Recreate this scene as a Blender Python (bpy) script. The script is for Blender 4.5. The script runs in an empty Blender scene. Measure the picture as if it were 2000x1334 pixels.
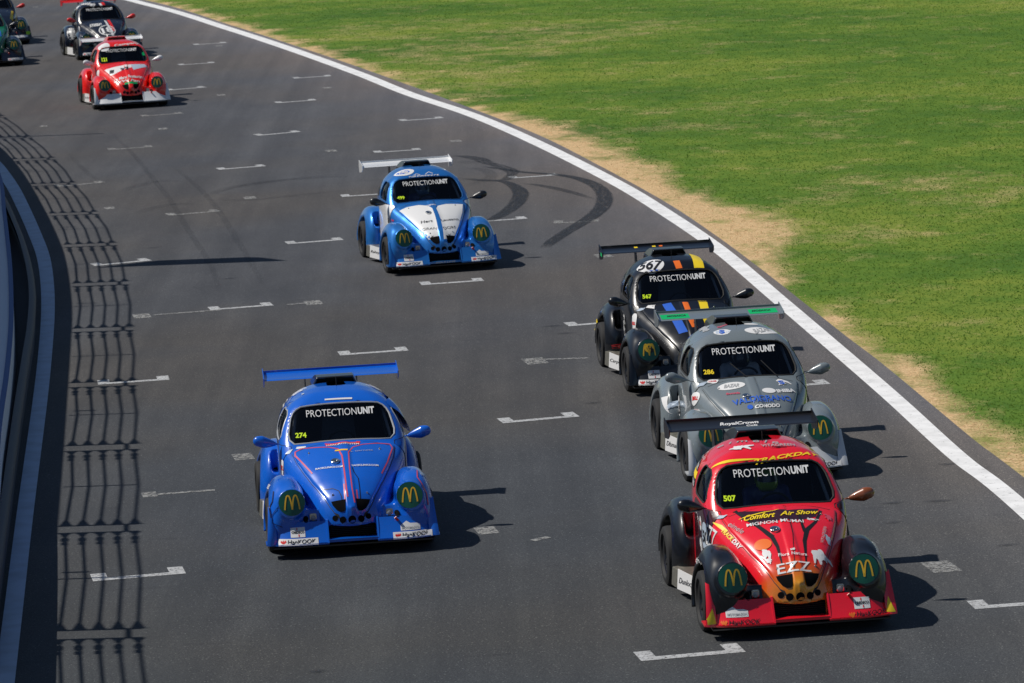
import bpy, bmesh, math, random
import numpy as np
from mathutils import Vector, Matrix
from mathutils.bvhtree import BVHTree
R = math.radians
rnd = random.Random(5)
npr = np.random.RandomState(5)
sc = bpy.context.scene
COL = sc.collection

# ---------------------------------------------------------------- camera, sky, sun
CAM_H, PITCH, ROLL, FPX = 9.03, 8.8, 2.8, 7795.9
cd = bpy.data.cameras.new('camera'); cam = bpy.data.objects.new('camera', cd); COL.objects.link(cam)
cam.matrix_world = Matrix.Translation((0, 0, CAM_H)) @ Matrix.Rotation(R(90 - PITCH), 4, 'X') @ Matrix.Rotation(R(-ROLL), 4, 'Z')
cd.sensor_width = 36; cd.lens = FPX / 2000 * 36; cd.clip_end = 2000; cd.clip_start = .5
cd.dof.use_dof = True; cd.dof.focus_distance = 46; cd.dof.aperture_fstop = 6.3
sc.camera = cam
SUN_D = Vector((.78, -.07, -1.0))                       # the way the light travels
SUN_EL = math.asin(1 / SUN_D.length); SUN_AZ = math.atan2(-SUN_D.x, -SUN_D.y)
w = bpy.data.worlds.new('World'); sc.world = w; w.use_nodes = True
nt = w.node_tree; bg = nt.nodes['Background']; sk = nt.nodes.new('ShaderNodeTexSky')
sk.sky_type = 'NISHITA'; sk.sun_disc = False; sk.sun_elevation = SUN_EL; sk.sun_rotation = SUN_AZ; sk.ozone_density = 3.0; sk.dust_density = .3; sk.air_density = 1.0
nt.links.new(sk.outputs[0], bg.inputs[0]); bg.inputs[1].default_value = .055
sl = bpy.data.lights.new('sun', 'SUN'); so = bpy.data.objects.new('sun', sl); COL.objects.link(so)
sl.energy = 4.4; sl.angle = R(.53); sl.color = (1, .95, .87)
so.rotation_euler = SUN_D.to_track_quat('-Z', 'Y').to_euler()
sc.view_settings.view_transform = 'Standard'; sc.view_settings.look = 'None'
sc.view_settings.exposure = 0; sc.view_settings.gamma = 1
sc.cycles.max_bounces = 8; sc.cycles.transparent_max_bounces = 12

def g(px, py, h=0.0):
    """point of the place at height h seen at pixel (px,py) of the photo"""
    u, v = px - 1000, py - 667; c, s = math.cos(R(ROLL)), math.sin(R(ROLL))
    u, v = c * u - s * v, s * u + c * v; cp, sp = math.cos(R(PITCH)), math.sin(R(PITCH))
    t = (CAM_H - h) / (FPX * sp + v * cp)
    return (u * t, (FPX * cp - v * sp) * t)

# ---------------------------------------------------------------- materials
def mat(name, col, rough=.5, metal=0, coat=0, spec=.5):
    m = bpy.data.materials.new(name); m.use_nodes = True; b = m.node_tree.nodes['Principled BSDF']
    b.inputs['Base Color'].default_value = (*col, 1); b.inputs['Roughness'].default_value = rough
    b.inputs['Metallic'].default_value = metal; b.inputs['Coat Weight'].default_value = coat
    b.inputs['Coat Roughness'].default_value = .03; b.inputs['Specular IOR Level'].default_value = spec
    return m
class NT:
    def __init__(s, m): s.t = m.node_tree; s.b = s.t.nodes['Principled BSDF']
    def n(s, ty, **kw):
        q = s.t.nodes.new(ty)
        for k, v in kw.items():
            if k.startswith('_'): setattr(q, k[1:], v)
            else: q.inputs[k.replace('__', ' ')].default_value = v
        return q
    def l(s, a, b): s.t.links.new(a, b)
    def ramp(s, fac, pts, interp='LINEAR'):
        r = s.t.nodes.new('ShaderNodeValToRGB'); r.color_ramp.interpolation = interp
        e = r.color_ramp.elements
        while len(e) < len(pts): e.new(.5)
        for q, (p, c) in zip(e, pts): q.position = p; q.color = (*c, 1) if len(c) == 3 else c
        s.l(fac, r.inputs[0]); return r.outputs[0]
    def math(s, op, a, b=None, c=None):
        q = s.t.nodes.new('ShaderNodeMath'); q.operation = op
        for i, v in enumerate((a, b, c)):
            if v is None: continue
            if isinstance(v, (int, float)): q.inputs[i].default_value = v
            else: s.l(v, q.inputs[i])
        return q.outputs[0]
    def mix(s, fac, a, b, mode='MIX'):
        q = s.t.nodes.new('ShaderNodeMix'); q.data_type = 'RGBA'; q.blend_type = mode
        for i, v in ((0, fac), (6, a), (7, b)):
            if isinstance(v, (int, float)): q.inputs[i].default_value = v
            elif isinstance(v, tuple): q.inputs[i].default_value = (*v, 1)
            else: s.l(v, q.inputs[i])
        return q.outputs[2]
    def noise(s, vec, scale, detail=3, rough=.5):
        q = s.n('ShaderNodeTexNoise', Scale=scale, Detail=detail, Roughness=rough)
        s.l(vec, q.inputs['Vector']); return q.outputs['Fac']
    def pos(s, scale=(1, 1, 1), rot=0, loc=(0, 0, 0)):
        q = s.n('ShaderNodeNewGeometry'); m = s.t.nodes.new('ShaderNodeMapping')
        m.inputs['Scale'].default_value = scale; m.inputs['Rotation'].default_value = (0, 0, rot); m.inputs['Location'].default_value = loc
        s.l(q.outputs['Position'], m.inputs[0]); return m.outputs[0]
    def obj(s):
        return s.n('ShaderNodeTexCoord').outputs['Object']

def paint(name, col, rough=.25, metal=0, coat=1, fade=None, dust_=.12):
    m = mat(name, col, rough, metal, coat); k = NT(m); o = k.obj()
    n = k.noise(o, 9, 4); k.l(k.math('MULTIPLY_ADD', n, .16, rough - .06), k.b.inputs['Roughness'])
    c = None
    if fade:                                              # airbrushed fade of the paint towards the nose
        sp = k.n('ShaderNodeSeparateXYZ'); k.l(o, sp.inputs[0])
        f = k.math('MULTIPLY_ADD', sp.outputs[1], 1 / (fade[1] - fade[0]), -fade[0] / (fade[1] - fade[0]))
        n2 = k.math('MULTIPLY_ADD', k.noise(o, 6, 2), .3, -.15)
        c = k.ramp(k.math('ADD', f, n2), [(i / (len(fade[2])), q) for i, q in enumerate(fade[2])])
    fine = k.noise(o, 30, 3)                              # road film and rubber dust
    dust = k.ramp(k.math('ADD', k.math('MULTIPLY', k.noise(o, 4, 5, .6), .7), k.math('MULTIPLY', fine, .3)), [(.5, (0, 0, 0)), (.85, (dust_,) * 3)])
    k.l(k.mix(dust, c if c else tuple(col), (.09, .08, .07)), k.b.inputs['Base Color'])
    return m

M = {}
def flat(name, col, rough=.4, **kw):
    if name not in M: M[name] = mat(name, col, rough, **kw)
    return M[name]
WHITE = flat('sticker_white', (.72, .72, .72)); BLACK = flat('sticker_black', (.012, .012, .014)); RUB = flat('rubber', (.015, .015, .016), .75)
YEL = flat('sticker_yellow', (.85, .62, .02)); NEON = flat('number_neon', (.62, .85, .02)); REDS = flat('sticker_red', (.65, .02, .02))
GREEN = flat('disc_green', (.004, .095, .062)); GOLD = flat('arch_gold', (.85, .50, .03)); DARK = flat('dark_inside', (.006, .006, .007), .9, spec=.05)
ALU = flat('alu', (.36, .35, .30), .38, metal=.8); CHROME = flat('chrome', (.7, .7, .68), .15, metal=1); SKYB = flat('sticker_blue', (.03, .12, .55))
ORNG = flat('sticker_orange', (.8, .16, .02)); GREYT = flat('sticker_grey', (.35, .36, .37)); GRN = flat('sticker_green', (.0, .42, .12))
CARB = flat('satin_black', (.014, .014, .016), .3, coat=.5); PINK = flat('line_pink', (.55, .07, .12)); NAVY = flat('sticker_navy', (.01, .02, .09))
BURG = flat('print_burgundy', (.035, .002, .008), .3, coat=1); LIME = flat('sticker_lime', (.35, .65, .02)); PALE = flat('sticker_pale', (.42, .5, .6))
WOOD = flat('mirror_brown', (.22, .06, .015), .3, coat=1)
k = NT(ALU); k.l(k.math('MULTIPLY_ADD', k.noise(k.obj(), 25, 4), .5, .15), k.b.inputs['Roughness'])
# tinted screen glass: dark see-through body with a mirror coat
GLASS = bpy.data.materials.new('screen_glass'); GLASS.use_nodes = True; t = GLASS.node_tree
t.nodes.remove(t.nodes['Principled BSDF']); out = t.nodes['Material Output']
tr = t.nodes.new('ShaderNodeBsdfTransparent'); tr.inputs[0].default_value = (.86, .89, .93, 1)
gl = t.nodes.new('ShaderNodeBsdfGlossy'); gl.inputs['Roughness'].default_value = .03
fr = t.nodes.new('ShaderNodeFresnel'); fr.inputs[0].default_value = 1.5; mx = t.nodes.new('ShaderNodeMixShader')
t.links.new(fr.outputs[0], mx.inputs[0]); t.links.new(tr.outputs[0], mx.inputs[1]); t.links.new(gl.outputs[0], mx.inputs[2]); t.links.new(mx.outputs[0], out.inputs[0])

# ---------------------------------------------------------------- mesh helpers
def meshdata(name, v, f, smooth=False):
    me = bpy.data.meshes.new(name); me.from_pydata([tuple(map(float, p)) for p in v], [], [tuple(map(int, q)) for q in f])
    me.validate(); me.update()
    if smooth: me.polygons.foreach_set('use_smooth', [True] * len(me.polygons))
    return me
def obj(name, me, m=None, parent=None, label=None):
    o = bpy.data.objects.new(name, me); COL.objects.link(o)
    if parent: o.parent = parent
    if m is not None:
        if not me.materials: me.materials.append(None)
        o.material_slots[0].link = 'OBJECT'; o.material_slots[0].material = m
    if label: o['label'] = label
    return o
def tag(o, label=None, cat=None, group=None, kind=None):
    for a, b in (('label', label), ('category', cat), ('group', group), ('kind', kind)):
        if b: o[a] = b
    return o
class MB:
    def __init__(s): s.v = []; s.f = []
    def add(s, v, f):
        n = len(s.v); s.v += [tuple(map(float, p)) for p in v]; s.f += [tuple(n + i for i in q) for q in f]; return s
    def box(s, c, d, rz=0, M4=None):
        x, y, z = d[0] / 2, d[1] / 2, d[2] / 2; ca, sa = math.cos(rz), math.sin(rz); v = []
        for a, b, e in ((-x, -y, -z), (x, -y, -z), (x, y, -z), (-x, y, -z), (-x, -y, z), (x, -y, z), (x, y, z), (-x, y, z)):
            v.append((c[0] + a * ca - b * sa, c[1] + a * sa + b * ca, c[2] + e))
        return s.add(v, [(3, 2, 1, 0), (4, 5, 6, 7), (0, 1, 5, 4), (1, 2, 6, 5), (2, 3, 7, 6), (3, 0, 4, 7)])
    def hexa(s, v): return s.add(v, [(3, 2, 1, 0), (4, 5, 6, 7), (0, 1, 5, 4), (1, 2, 6, 5), (2, 3, 7, 6), (3, 0, 4, 7)])
    def tube(s, pts, r, n=8, closed=False):
        pts = [Vector(p) for p in pts]; N = len(pts); rr = r if isinstance(r, (list, tuple)) else [r] * N; v = []
        for i, p in enumerate(pts):
            a = pts[(i - 1) % N] if (closed or i) else p; b = pts[(i + 1) % N] if (closed or i < N - 1) else p
            t = (b - a).normalized(); up = Vector((0, 0, 1)) if abs(t.z) < .9 else Vector((0, 1, 0))
            x = t.cross(up).normalized(); y = x.cross(t)
            for j in range(n):
                q = 2 * math.pi * j / n; v.append(p + rr[i] * (math.cos(q) * x + math.sin(q) * y))
        f = []
        for i in range(N if closed else N - 1):
            for j in range(n):
                i2 = (i + 1) % N; j2 = (j + 1) % n; f.append((i * n + j, i * n + j2, i2 * n + j2, i2 * n + j))
        if not closed: f += [tuple(reversed(range(n))), tuple((N - 1) * n + j for j in range(n))]
        return s.add(v, f)
    def lathe(s, prof, c, axis='x', n=32):
        """prof = (along, radius) pairs"""
        v = []; N = len(prof)
        for a, r in prof:
            for j in range(n):
                q = 2 * math.pi * j / n; p, q2 = r * math.cos(q), r * math.sin(q)
                v.append((c[0] + a, c[1] + p, c[2] + q2) if axis == 'x' else ((c[0] + p, c[1] + a, c[2] + q2) if axis == 'y' else (c[0] + p, c[1] + q2, c[2] + a)))
        f = [(i * n + j, i * n + (j + 1) % n, (i + 1) * n + (j + 1) % n, (i + 1) * n + j) for i in range(N - 1) for j in range(n)]
        return s.add(v, f)
    def mesh(s, name, smooth=False, bevel=0):
        me = meshdata(name, s.v, s.f, smooth)
        bm = bmesh.new(); bm.from_mesh(me); bmesh.ops.recalc_face_normals(bm, faces=bm.faces)
        if bevel:
            es = [e for e in bm.edges if len(e.link_faces) == 2 and e.calc_face_angle(0) > R(30)]
            bmesh.ops.bevel(bm, geom=es, offset=bevel, segments=2, affect='EDGES', clamp_overlap=True)
        bm.to_mesh(me); bm.free()
        if smooth:
            me.polygons.foreach_set('use_smooth', [True] * len(me.polygons))
            me.set_sharp_from_angle(angle=R(38))
        return me

# ---------------------------------------------------------------- implicit surfaces -> mesh (surface nets)
def surfnet(fn, lo, hi, h, newton=2):
    ax = [np.arange(lo[i], hi[i] + h, h) for i in range(3)]
    X, Y, Z = np.meshgrid(*ax, indexing='ij'); F = fn(X, Y, Z).astype(np.float64)
    S = np.array(F.shape); cs = S - 1; acc = np.zeros((*cs, 3)); cnt = np.zeros(cs)
    neg = F < 0; O = np.stack([X, Y, Z], -1)
    for a in range(3):
        s0 = [slice(None)] * 3; s1 = [slice(None)] * 3; s0[a] = slice(0, -1); s1[a] = slice(1, None)
        A, B = F[tuple(s0)], F[tuple(s1)]; m = neg[tuple(s0)] != neg[tuple(s1)]
        I = np.argwhere(m); t = A[m] / (A[m] - B[m]); P = O[tuple(s0)][m].copy(); P[:, a] += t * h
        b, c = [q for q in range(3) if q != a]
        for db in (0, -1):
            for dc in (0, -1):
                J = I.copy(); J[:, b] += db; J[:, c] += dc
                ok = (J[:, b] >= 0) & (J[:, c] >= 0) & (J[:, b] < cs[b]) & (J[:, c] < cs[c])
                np.add.at(acc, tuple(J[ok].T), P[ok]); np.add.at(cnt, tuple(J[ok].T), 1)
    act = cnt > 0; idx = -np.ones(cs, int); idx[act] = np.arange(act.sum()); V = acc[act] / cnt[act][:, None]
    faces = []
    for a in range(3):
        s0 = [slice(None)] * 3; s1 = [slice(None)] * 3; s0[a] = slice(0, -1); s1[a] = slice(1, None)
        m = neg[tuple(s0)] != neg[tuple(s1)]; I = np.argwhere(m); b, c = [(1, 2), (2, 0), (0, 1)][a]
        ok = (I[:, b] > 0) & (I[:, c] > 0) & (I[:, b] < cs[b]) & (I[:, c] < cs[c]); I = I[ok]
        q = []
        for db, dc in ((-1, -1), (0, -1), (0, 0), (-1, 0)):
            J = I.copy(); J[:, b] += db; J[:, c] += dc; q.append(idx[tuple(J.T)])
        q = np.stack(q, 1); fl = neg[tuple(s0)][m][ok]; q[~fl] = q[~fl][:, ::-1]; faces.append(q)
    Fc = np.concatenate(faces)
    e = h * .05
    for _ in range(newton):
        f0 = fn(*V.T); G = np.stack([(fn(*(V + np.eye(3)[i] * e).T) - fn(*(V - np.eye(3)[i] * e).T)) / (2 * e) for i in range(3)], 1)
        st = -(f0 / np.maximum((G ** 2).sum(1), .05))[:, None] * G; L = np.linalg.norm(st, axis=1)[:, None]
        V += st * np.minimum(1, .6 * h / np.maximum(L, 1e-9))
    return V, Fc
def smax(a, b, k):
    hh = np.maximum(k - np.abs(a - b), 0) / k; return np.maximum(a, b) + hh * hh * k * .25
def smin(a, b, k): return -smax(-a, -b, k)
def curve(pts, sig=.04):
    p = np.array(sorted(pts)); xs = np.arange(-2.6, 2.6, .004); y = np.interp(xs, p[:, 0], p[:, 1])
    kk = np.arange(-60, 61) * .004; ke = np.exp(-kk ** 2 / 2 / sig ** 2); ke /= ke.sum()
    y = np.convolve(np.pad(y, 60, 'edge'), ke, 'valid'); d = np.gradient(y, .004)
    return (lambda v: np.interp(v, xs, y)), (lambda v: np.interp(v, xs, d))

#--CAR--
# car space: x to the car's right, y forward, z up, origin on the ground mid-car
TOP, dTOP = curve([(-2.3, -1.6), (-1.93, .30), (-1.88, .55), (-1.74, .82), (-1.5, 1.10), (-1.2, 1.38), (-.9, 1.52), (-.6, 1.59), (-.3, 1.59), (-.08, 1.555), (.06, 1.48),
                   (.50, 1.085), (.57, 1.055), (.85, .975), (1.1, .88), (1.32, .77), (1.5, .655), (1.61, .53), (1.68, .40), (1.72, .22), (1.76, -.2), (2.3, -6)], .032)
WID, dWID = curve([(-2.3, -.9), (-1.94, .05), (-1.85, .25), (-1.6, .43), (-1.3, .56), (-.9, .67), (-.5, .72), (0, .73), (.35, .725), (.6, .69), (.9, .60), (1.2, .48),
                   (1.5, .385), (1.62, .31), (1.70, .20), (1.76, .02), (2.3, -1.5)], .05)
CRN, _ = curve([(-2.3, .3), (-.8, .15), (0, .11), (.5, .16), (1.0, .3), (1.4, .55), (1.7, .9)], .08)
KF, _ = curve([(-2.3, .2), (-1, .36), (-.2, .36), (.10, .2), (.5, .12), (.9, .2), (1.7, .16)], .08)
def body_f(x, y, z):
    a = np.abs(x); T, dT, W, dW, c = TOP(y), dTOP(y), WID(y), dWID(y), CRN(y)
    top = (z - (T - c * a * a)) / np.sqrt(1 + dT * dT + (2 * c * a) ** 2)
    zz = np.maximum(z - .90, 0); side = (a - (W - .36 * zz * zz)) / np.sqrt(1 + dW * dW + (.72 * zz) ** 2)
    return smax(smax(top, side, KF(y)), .17 - z, .06)
def rbox(dx, dz, r):
    qx, qz = dx + r, dz + r; return np.hypot(np.maximum(qx, 0), np.maximum(qz, 0)) + np.minimum(np.maximum(qx, qz), 0) - r
def win_f(x, z):                                           # windscreen outline in front view
    hw = .62 - .26 * (z - 1.09); zc = 1.268 - .035 * (x / .6) ** 2
    return rbox(np.abs(x) - hw, np.abs(z - zc) - .178, .12)
def win_s(y, z):                                           # door window in side view
    yf = .28 - .78 * (z - 1.10); return rbox(np.abs(y - (yf - .30) / 2) - (yf + .30) / 2, np.abs(z - 1.235) - .145, .07)
def win_q(y, z):                                           # quarter window
    return rbox(np.abs(y + .61 + .05) - (.27 - .5 * (z - 1.12)), np.abs(z - 1.235) - .125, .08)
def shell_f(x, y, z):
    b = body_f(x, y, z); a = np.abs(x)
    cav = np.maximum(np.maximum(b + .035, .80 - z), np.maximum(-.95 - y, y - .75))
    hole = np.minimum(cav, np.minimum(np.maximum(win_f(x, z), .0 - y), np.maximum(np.maximum(win_s(y, z), .3 - a), y - .52)))
    mouth = rbox(np.maximum(a - .262, 1.42 - y), z - .325 - .25 * a * a, .03)
    return np.maximum(np.maximum(b, -hole), -mouth)
BON, dBON = curve([(.4, .56), (.58, .58), (.8, .535), (1.0, .47), (1.2, .395), (1.4, .31), (1.55, .235), (1.63, .16), (1.675, .08), (1.69, .0), (2.2, -2)], .02)
def bonnet_f(x, y, z):
    a = np.abs(x); rib = .013 / (1 + np.exp((a - .045 - .02 * np.maximum(y - 1.3, 0)) / .006)) + .004 * np.exp(-((a - .05) / .012) ** 2)
    dome = .020 * np.clip(1 - (a / np.maximum(BON(y), .02)) ** 2, 0, 1)
    b = body_f(x, y, z) - .013 - rib - dome; edge = (a - BON(y)) / np.sqrt(1 + dBON(y) ** 2)
    e2 = rbox(edge, .585 - y - a * a * .12, .05)
    return smax(np.maximum(b, -(b + .05)), e2, .014)
AXF, AXR = 1.18, -1.04
def sup(u, v, w, p):
    return (np.abs(u) ** p[0] + np.abs(v) ** p[1] + np.abs(w) ** p[2])
def ffender_f(x, y, z):
    a = np.abs(x); yy = y - 1.12; ly = np.where(yy > 0, .54, .52); zz = np.maximum(z - .34, 0)
    lean = .035 * np.clip((z - .35) / .45, 0, 1)             # the arch leans in towards the bonnet
    cx = .745 - lean; hw = .238 - .02 * np.clip((z - .35) / .45, 0, 1)
    q = sup((a - cx) / hw, yy / ly, zz / .49, (2.9, 2.7, 2.3)); r = (q ** (1 / 2.5) - 1) * .26
    ap = rbox(np.maximum(a - .62, .28 - a), np.maximum(np.abs(y - 1.44 + .35 * (z - .30)) - .12, np.abs(z - .33) - .17), .05)
    boss = np.maximum(np.hypot(a - .655, z - .615) - .150, np.abs(y - 1.42 + .25 * (z - .615)) - .185)
    r = smin(smin(r, ap, .12), boss, .05)
    arch = np.maximum(np.hypot(y - AXF, z - .31) - .365, .60 - a)
    return smax(np.maximum(r, .16 - z), -arch, .03)
def rfender_f(x, y, z):
    a = np.abs(x); yy = y + 1.06; ly = np.where(yy > 0, .56, .72); zz = np.maximum(z - .34, 0)
    lean = .06 * np.clip((z - .35) / .5, 0, 1)
    q = sup((a - .75 + lean) / .235, yy / ly, zz / .52, (3.0, 2.5, 2.4)); r = (q ** (1 / 2.5) - 1) * .28
    scoop = rbox(np.abs(a - .70) - .085, np.maximum(np.abs(z - .68) - .11, .30 - (y + 1.06)), .05)
    arch = np.maximum(np.hypot(y - AXR, z - .32) - .375, .66 - a)
    return smax(smax(np.maximum(r, .24 - z), -arch, .03), -scoop, .03)
def side(fn, s): return lambda x, y, z: np.maximum(fn(x, y, z), -s * x)
def build(fn, lo, hi, h, name):
    v, f = surfnet(fn, lo, hi, h); me = meshdata(name, v, f, True); me.set_sharp_from_angle(angle=R(45)); return me
P = {}
P['body_shell'] = build(shell_f, (-.80, -2.0, .12), (.80, 1.82, 1.58), .0165, 'body_shell')
P['bonnet'] = build(bonnet_f, (-.64, .50, .36), (.64, 1.78, 1.14), .011, 'bonnet')
for s, n in ((1, 'r'), (-1, 'l')):
    lo, hi = ((.2, .5, .08), (1.0, 1.85, .9)) if s > 0 else ((-1.0, .5, .08), (-.2, 1.85, .9))
    P['ff' + n] = build(ffender_f, lo, hi, .0135, 'front_fender')
    lo, hi = ((.46, -1.85, .2), (1.05, -.4, .92)) if s > 0 else ((-1.05, -1.85, .2), (-.46, -.4, .92))
    P['rf' + n] = build(rfender_f, lo, hi, .0145, 'rear_fender')
# inner faces of the shell get a dark second material
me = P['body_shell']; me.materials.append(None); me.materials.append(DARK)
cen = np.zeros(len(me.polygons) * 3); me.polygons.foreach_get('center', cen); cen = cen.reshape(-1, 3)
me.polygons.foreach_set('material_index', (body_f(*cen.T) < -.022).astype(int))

def root_along(fn, a, b, n=40):
    """first crossing of fn==0 going from points a to b (arrays)"""
    t0 = np.zeros(len(a)); t1 = np.ones(len(a)); d = b - a; prev = fn(*a.T); done = np.zeros(len(a), bool); lo = np.zeros(len(a)); hi = np.ones(len(a))
    for i in range(1, n + 1):
        cur = fn(*(a + d * (i / n)).T); c = (~done) & (cur <= 0); lo[c] = (i - 1) / n; hi[c] = i / n; done |= c
    for _ in range(22):
        m = (lo + hi) / 2; inside = fn(*(a + d * m[:, None]).T) <= 0; hi = np.where(inside, m, hi); lo = np.where(inside, lo, m)
    return a + d * hi[:, None]
def outline(fn2, c, n=72, grow=0):
    out = []
    for i in range(n):
        q = 2 * math.pi * i / n; dx, dz = math.cos(q), math.sin(q); lo, hi = 0, 1.2
        for _ in range(30):
            m = (lo + hi) / 2
            if fn2(c[0] + dx * m, c[1] + dz * m) < grow: lo = m
            else: hi = m
        out.append((c[0] + dx * lo, c[1] + dz * lo))
    return np.array(out)
def patch(fn2, c, depth, conv, rings=14, n=72, grow=.012):
    """pane filling an outline, curved like the body `depth` under its surface"""
    o = outline(fn2, c, n, grow); v = []; f = []
    for r in range(rings + 1):
        for i in range(n): v.append(np.array(c) + (o[i] - c) * (r / rings))
    v = np.array(v); a, b = conv(v); p = root_along(lambda x, y, z: body_f(x, y, z) + depth, a, b)
    for r in range(rings):
        for i in range(n): f.append((r * n + i, r * n + (i + 1) % n, (r + 1) * n + (i + 1) % n, (r + 1) * n + i))
    me = meshdata('pane', p, f, True)
    bm = bmesh.new(); bm.from_mesh(me); bmesh.ops.remove_doubles(bm, verts=bm.verts, dist=1e-5); bmesh.ops.recalc_face_normals(bm, faces=bm.faces); bm.to_mesh(me); bm.free()
    me.polygons.foreach_set('use_smooth', [True] * len(me.polygons)); return me
def cf(v): z = np.zeros(len(v)); return np.stack([v[:, 0], z + 1.2, v[:, 1]], 1), np.stack([v[:, 0], z + .0, v[:, 1]], 1)
def cs_(s): return lambda v: (np.stack([np.full(len(v), s * 1.0), v[:, 0], v[:, 1]], 1), np.stack([np.full(len(v), s * .1), v[:, 0], v[:, 1]], 1))
P['windscreen'] = patch(win_f, (0, 1.265), .012, cf)
def seal(fn2, c, conv, r, depth=.004, grow=.002):
    o = outline(fn2, c, 72, grow); a, b = conv(o); p = root_along(lambda x, y, z: body_f(x, y, z) + depth, a, b)
    return MB().tube(p, r, 6, True).mesh('window_seal', True)
P['ws_seal'] = seal(win_f, (0, 1.265), cf, .011)
for s, n in ((1, 'r'), (-1, 'l')):
    P['sw' + n] = patch(win_s, (-.06, 1.235), .012, cs_(s)); P['sws' + n] = seal(win_s, (-.06, 1.235), cs_(s), .010)
    P['qw' + n] = patch(win_q, (-.66, 1.235), -.003, cs_(s), grow=0)
# door: a raised skin between the arches
def door_f2(y, z): return rbox(np.abs(y - .11) - .44, np.abs(z - .665) - .385, .10)
for s, n in ((1, 'r'), (-1, 'l')): P['door' + n] = patch(door_f2, (.1, .66), -.006, cs_(s), grow=0, rings=18)

def union_bvh(keys):
    v, f = [], []
    for k_ in keys:
        me = P[k_]; n = len(v); v += [q.co.copy() for q in me.vertices]; f += [tuple(n + i for i in p.vertices) for p in me.polygons]
    return BVHTree.FromPolygons(v, f)

# front bumper with splitter, twin fins and flares
def strip(mb, rows, th):
    """rows of points -> a plate of thickness th (offset along -y/inward normal)"""
    A = np.array(rows, float); nr, nc = A.shape[:2]
    gu = np.gradient(A, axis=0); gv = np.gradient(A, axis=1); N = np.cross(gu, gv); N /= np.maximum(np.linalg.norm(N, axis=2), 1e-9)[..., None]
    Bq = A - N * th; v = list(A.reshape(-1, 3)) + list(Bq.reshape(-1, 3)); n = nr * nc; f = []
    for i in range(nr - 1):
        for j in range(nc - 1):
            q = (i * nc + j, i * nc + j + 1, (i + 1) * nc + j + 1, (i + 1) * nc + j); f += [q, tuple(reversed([n + t_ for t_ in q]))]
    ring = [j for j in range(nc)] + [i * nc + nc - 1 for i in range(1, nr)] + [(nr - 1) * nc + j for j in range(nc - 2, -1, -1)] + [i * nc for i in range(nr - 2, 0, -1)]
    for a, b in zip(ring, ring[1:] + ring[:1]): f.append((a, b, n + b, n + a))
    mb.add(v, f)
mb = MB()
for s in (1, -1):
    rows = []
    for t_ in np.linspace(0, 1, 7):                        # main panel, leaning back
        z = .095 + t_ * .215; y = 1.88 - t_ * .17 + .02 * t_ * t_
        rows.append([(s * x, y - .10 * max((x - .6) / .3, 0) ** 2, z) for x in np.linspace(.275, .86 - .04 * t_, 10)])
    strip(mb, rows if s < 0 else [list(r_) for r_ in rows], .018 * (1 if s < 0 else -1))
    rows = []
    for t_ in np.linspace(0, 1, 12):                       # flare sweeping up the arch
        inner = np.array([.86 - .03 * t_ + .05 * t_ * t_, 1.805 - .16 * t_ ** 1.3, .095 + .36 * t_]); outer = np.array([.955 - .045 * t_, 1.83 - .20 * t_ ** 1.25, .09 + .40 * t_])
        if t_ == 0: inner[1] = 1.88 - .075
        rows.append([tuple(np.array([s, 1, 1]) * (inner * (1 - q) + outer * q + np.array([0, .012 * math.sin(math.pi * q), 0]))) for q in np.linspace(0, 1, 5)])
    strip(mb, rows, .02 * (1 if s < 0 else -1))
    mb.hexa([(s * .268, 1.62, .10), (s * .288, 1.62, .10), (s * .288, 1.90, .10), (s * .268, 1.90, .10), (s * .268, 1.62, .33), (s * .288, 1.62, .33), (s * .288, 1.745, .33), (s * .268, 1.745, .33)])
    pl = [(.27, 1.84), (.27, 1.905), (.60, 1.905), (.80, 1.87), (.965, 1.80), (.965, 1.60), (.90, 1.60), (.86, 1.78), (.6, 1.84)]
    lo = [(s * x, y, .085) for x, y in pl]; up = [(s * x, y, .102) for x, y in pl]; n = len(pl)
    mb.add(lo + up, [tuple(range(n)), tuple(range(n, 2 * n))] + [(i, (i + 1) % n, n + (i + 1) % n, n + i) for i in range(n)])
mb.box((0, 1.84, .115), (.54, .10, .03))
mb.v = [(x, y - .12, z + .075) for x, y, z in mb.v]
P['bumper'] = mb.mesh('front_bumper', True)
P['splitter'] = MB().box((0, 1.60, .132), (1.78, .26, .018)).mesh('splitter', False, .004)
P['radiator'] = MB().box((0, 1.56, .245), (.53, .06, .20)).mesh('radiator_opening')
mb = MB()
for i in range(9): mb.box((0, 1.595, .175 + i * .021), (.52, .006, .005))
P['rad_grille'] = mb.mesh('radiator_grille')
P['underbody'] = MB().box((0, -.05, .11), (1.30, 3.2, .08)).box((0, AXF, .3), (1.3, .2, .25)).box((0, AXR, .32), (1.3, .2, .25)).mesh('underbody')
# side skirts
for s, n in ((1, 'r'), (-1, 'l')):
    pl = [(.60, -.56), (.965, -.56), (.945, -.42), (.745, .02), (.735, .12), (.60, .12)]; k_ = len(pl)
    q = MB(); q.add([(s * x, y, .075) for x, y in pl] + [(s * x * .985, y, .27 if i < 3 else .235) for i, (x, y) in enumerate(pl)], [tuple(range(k_)), tuple(range(k_, 2 * k_))] + [(i, (i + 1) % k_, k_ + (i + 1) % k_, k_ + i) for i in range(k_)])
    P['skirt_plate' + n] = q.mesh('skirt_plate', True, .006)
    q = MB(); q.box((s * .715, .42, .165), (.12, .62, .17)); P['skirt' + n] = q.mesh('side_skirt', True, .015)
    P['sponsor_plate' + n] = MB().hexa([(s * .93, -.36, .075), (s * .936, -.355, .075), (s * .79, .02 + .0, .06), (s * .784, .015, .06), (s * .915, -.36, .285), (s * .921, -.355, .285), (s * .775, .02, .255), (s * .769, .015, .255)]).mesh('sponsor_plate')
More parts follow.
